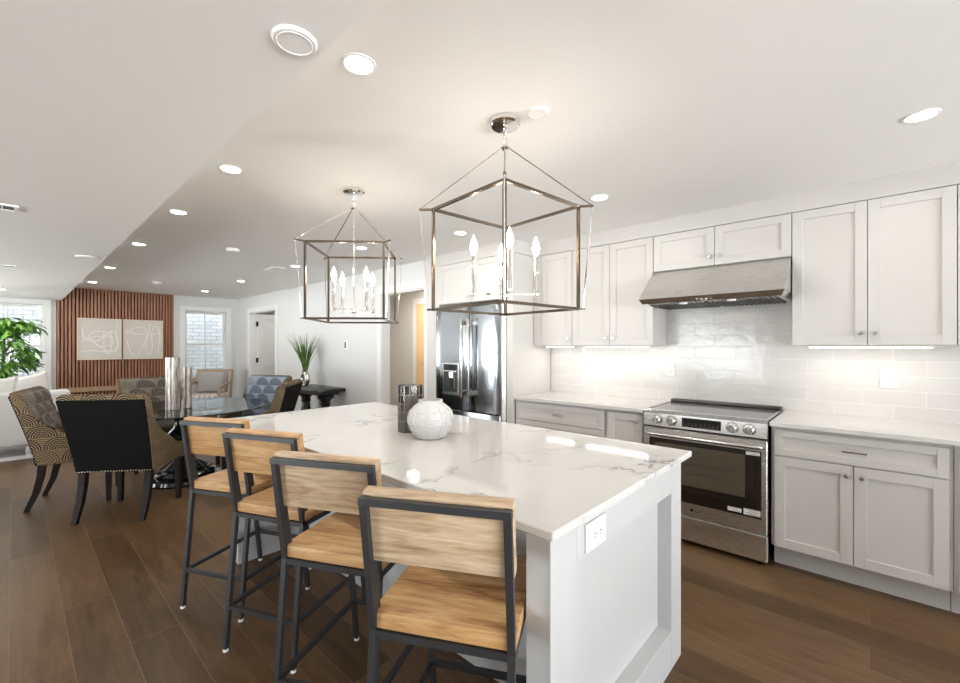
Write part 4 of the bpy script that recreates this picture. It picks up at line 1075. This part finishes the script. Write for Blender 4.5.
# ---------------------------------------------------------------- ceiling fixtures
def downlight(label, x, y, z):
    t = thing('ceiling_downlight', label, 'ceiling light', (x, y, z), 0, 'recessed downlights')
    MB().lathe([(.060, 0), (.059, -.004), (.050, -.005), (.048, -.003), (.048, 0)], n=32).build('trim_ring', 'plastic_white', t)
    MB().lathe([(.0, -.001), (.048, -.001), (.048, -.004), (0, -.005)], n=28).build('lens', 'lens_on', t)
    d = bpy.data.lights.new('downlight_lamp', 'AREA'); d.shape = 'DISK'; d.size = .10; d.energy = DOWN_W; d.color = (1.0, .95, .88)
    l = bpy.data.objects.new('downlight_lamp', d); col.objects.link(l); l.parent = t; l.location = (0, 0, -.012)
row = ['recessed downlight nearest the camera in the row along the ceiling step', 'second recessed downlight in the row along the ceiling step', 'third recessed downlight in the row along the ceiling step',
       'fourth recessed downlight in the row along the ceiling step', 'fifth recessed downlight in the row along the ceiling step', 'last recessed downlight of the step row, by the slat panel']
for lab, y in zip(row, (1.334, 2.654, 3.788, 5.252, 7.092, 8.884)): downlight(lab, .825, y, ZC)
downlight('recessed downlight in the ceiling before the far window', 2.33, 8.85, ZC)
downlight('recessed downlight in the ceiling above the armchair side of the living area', 2.34, 7.08, ZC)
downlight('recessed downlight in the ceiling behind the far pendant, nearer the door', 2.36, 5.256, ZC)
downlight('recessed downlight seen through the far lantern pendant', 2.38, 3.80, ZC)
downlight('recessed downlight in the ceiling in front of the refrigerator', 2.65, 2.654, ZC)
downlight('recessed downlight in the ceiling before the hood, right of the near pendant', 2.65, 1.334, ZC)
downlight('recessed downlight in the ceiling before the tall two-door upper cabinet', 2.65, -.167, ZC)
downlight('recessed downlight in the dropped ceiling near the left window', -.12, 8.56, ZL)
def disc(name, label, cat, x, y, z, r_, d_, group=None):
    t = thing(name, label, cat, (x, y, z), 0, group)
    MB().lathe([(r_, 0), (r_, -d_ * .5), (r_ * .93, -d_), (0, -d_)], n=32).build('cover', 'ceiling_paint', t)
    MB().lathe([(r_ * .80, -d_ - .0004), (r_ * .78, -d_ - .002), (r_ * .76, -d_ - .0004)], n=32, cap=False).build('ridge', 'ceiling_paint', t)
disc('ceiling_cover', 'round white cover plate on the dropped ceiling near the camera', 'ceiling fixture', .475, 1.062, ZL, .053, .008)
disc('smoke_detector', 'flat round white detector on the ceiling beside the near pendant canopy', 'smoke detector', 1.508, 1.042, ZC, .045, .009)
disc('smoke_detector', 'small round white detector on the ceiling between the step row and far pendant', 'smoke detector', 1.518, 4.817, ZC, .06, .03)
disc('smoke_detector', 'small round white detector on the ceiling before the slat panel', 'smoke detector', 1.50, 8.15, ZC, .06, .03)
def vent(label, x, y, z, w, l_, n):
    t = thing('ceiling_vent', label, 'vent', (x, y, z), 0, 'ceiling vents')
    mb = MB(); b_ = .018
    mb.box(-w / 2, w / 2, -l_ / 2, -l_ / 2 + b_, -.008, 0).box(-w / 2, w / 2, l_ / 2 - b_, l_ / 2, -.008, 0).box(-w / 2, -w / 2 + b_, -l_ / 2 + b_, l_ / 2 - b_, -.008, 0).box(w / 2 - b_, w / 2, -l_ / 2 + b_, l_ / 2 - b_, -.008, 0)
    mb.build('frame', 'plastic_white', t)
    MB().box(-w / 2 + b_, w / 2 - b_, -l_ / 2 + b_, l_ / 2 - b_, -.002, -.0005).build('opening', 'slot_dark', t)
    mb = MB()
    for k in range(n):
        x_ = -w / 2 + b_ + (w - 2 * b_) * (k + .5) / n; mb.bar((x_, -l_ / 2 + b_, -.005), (x_, l_ / 2 - b_, -.005), .006, .005)
    mb.build('louvers', 'plastic_white', t)
vent('slotted vent in the ceiling left of the far pendant', 2.275, 5.66, ZC, .16, .32, 5)
vent('white slotted vent in the dropped ceiling, cut by the picture edge', -.13, 3.50, ZL, .30, .14, 3)
vent('narrow vent in the dropped ceiling toward the left window', -.14, 6.05, ZL, .32, .13, 3)
disc('ceiling_cover', 'small round cover on the dropped ceiling next to the step, near the fifth downlight', 'ceiling fixture', .42, 4.93, ZL, .07, .01)

# unseen lamps added to brighten the hallway and next room, hung under their ceilings
for x, y, e in ((4.0, 5.0, 22), (3.95, 8.4, 5)):
    d = bpy.data.lights.new('room_fill_lamp', 'AREA'); d.shape = 'DISK'; d.size = .2; d.energy = e; d.color = (1, .94, .86)
    l = bpy.data.objects.new('room_fill_lamp', d); col.objects.link(l); l.location = (x, y, ZC - .03)
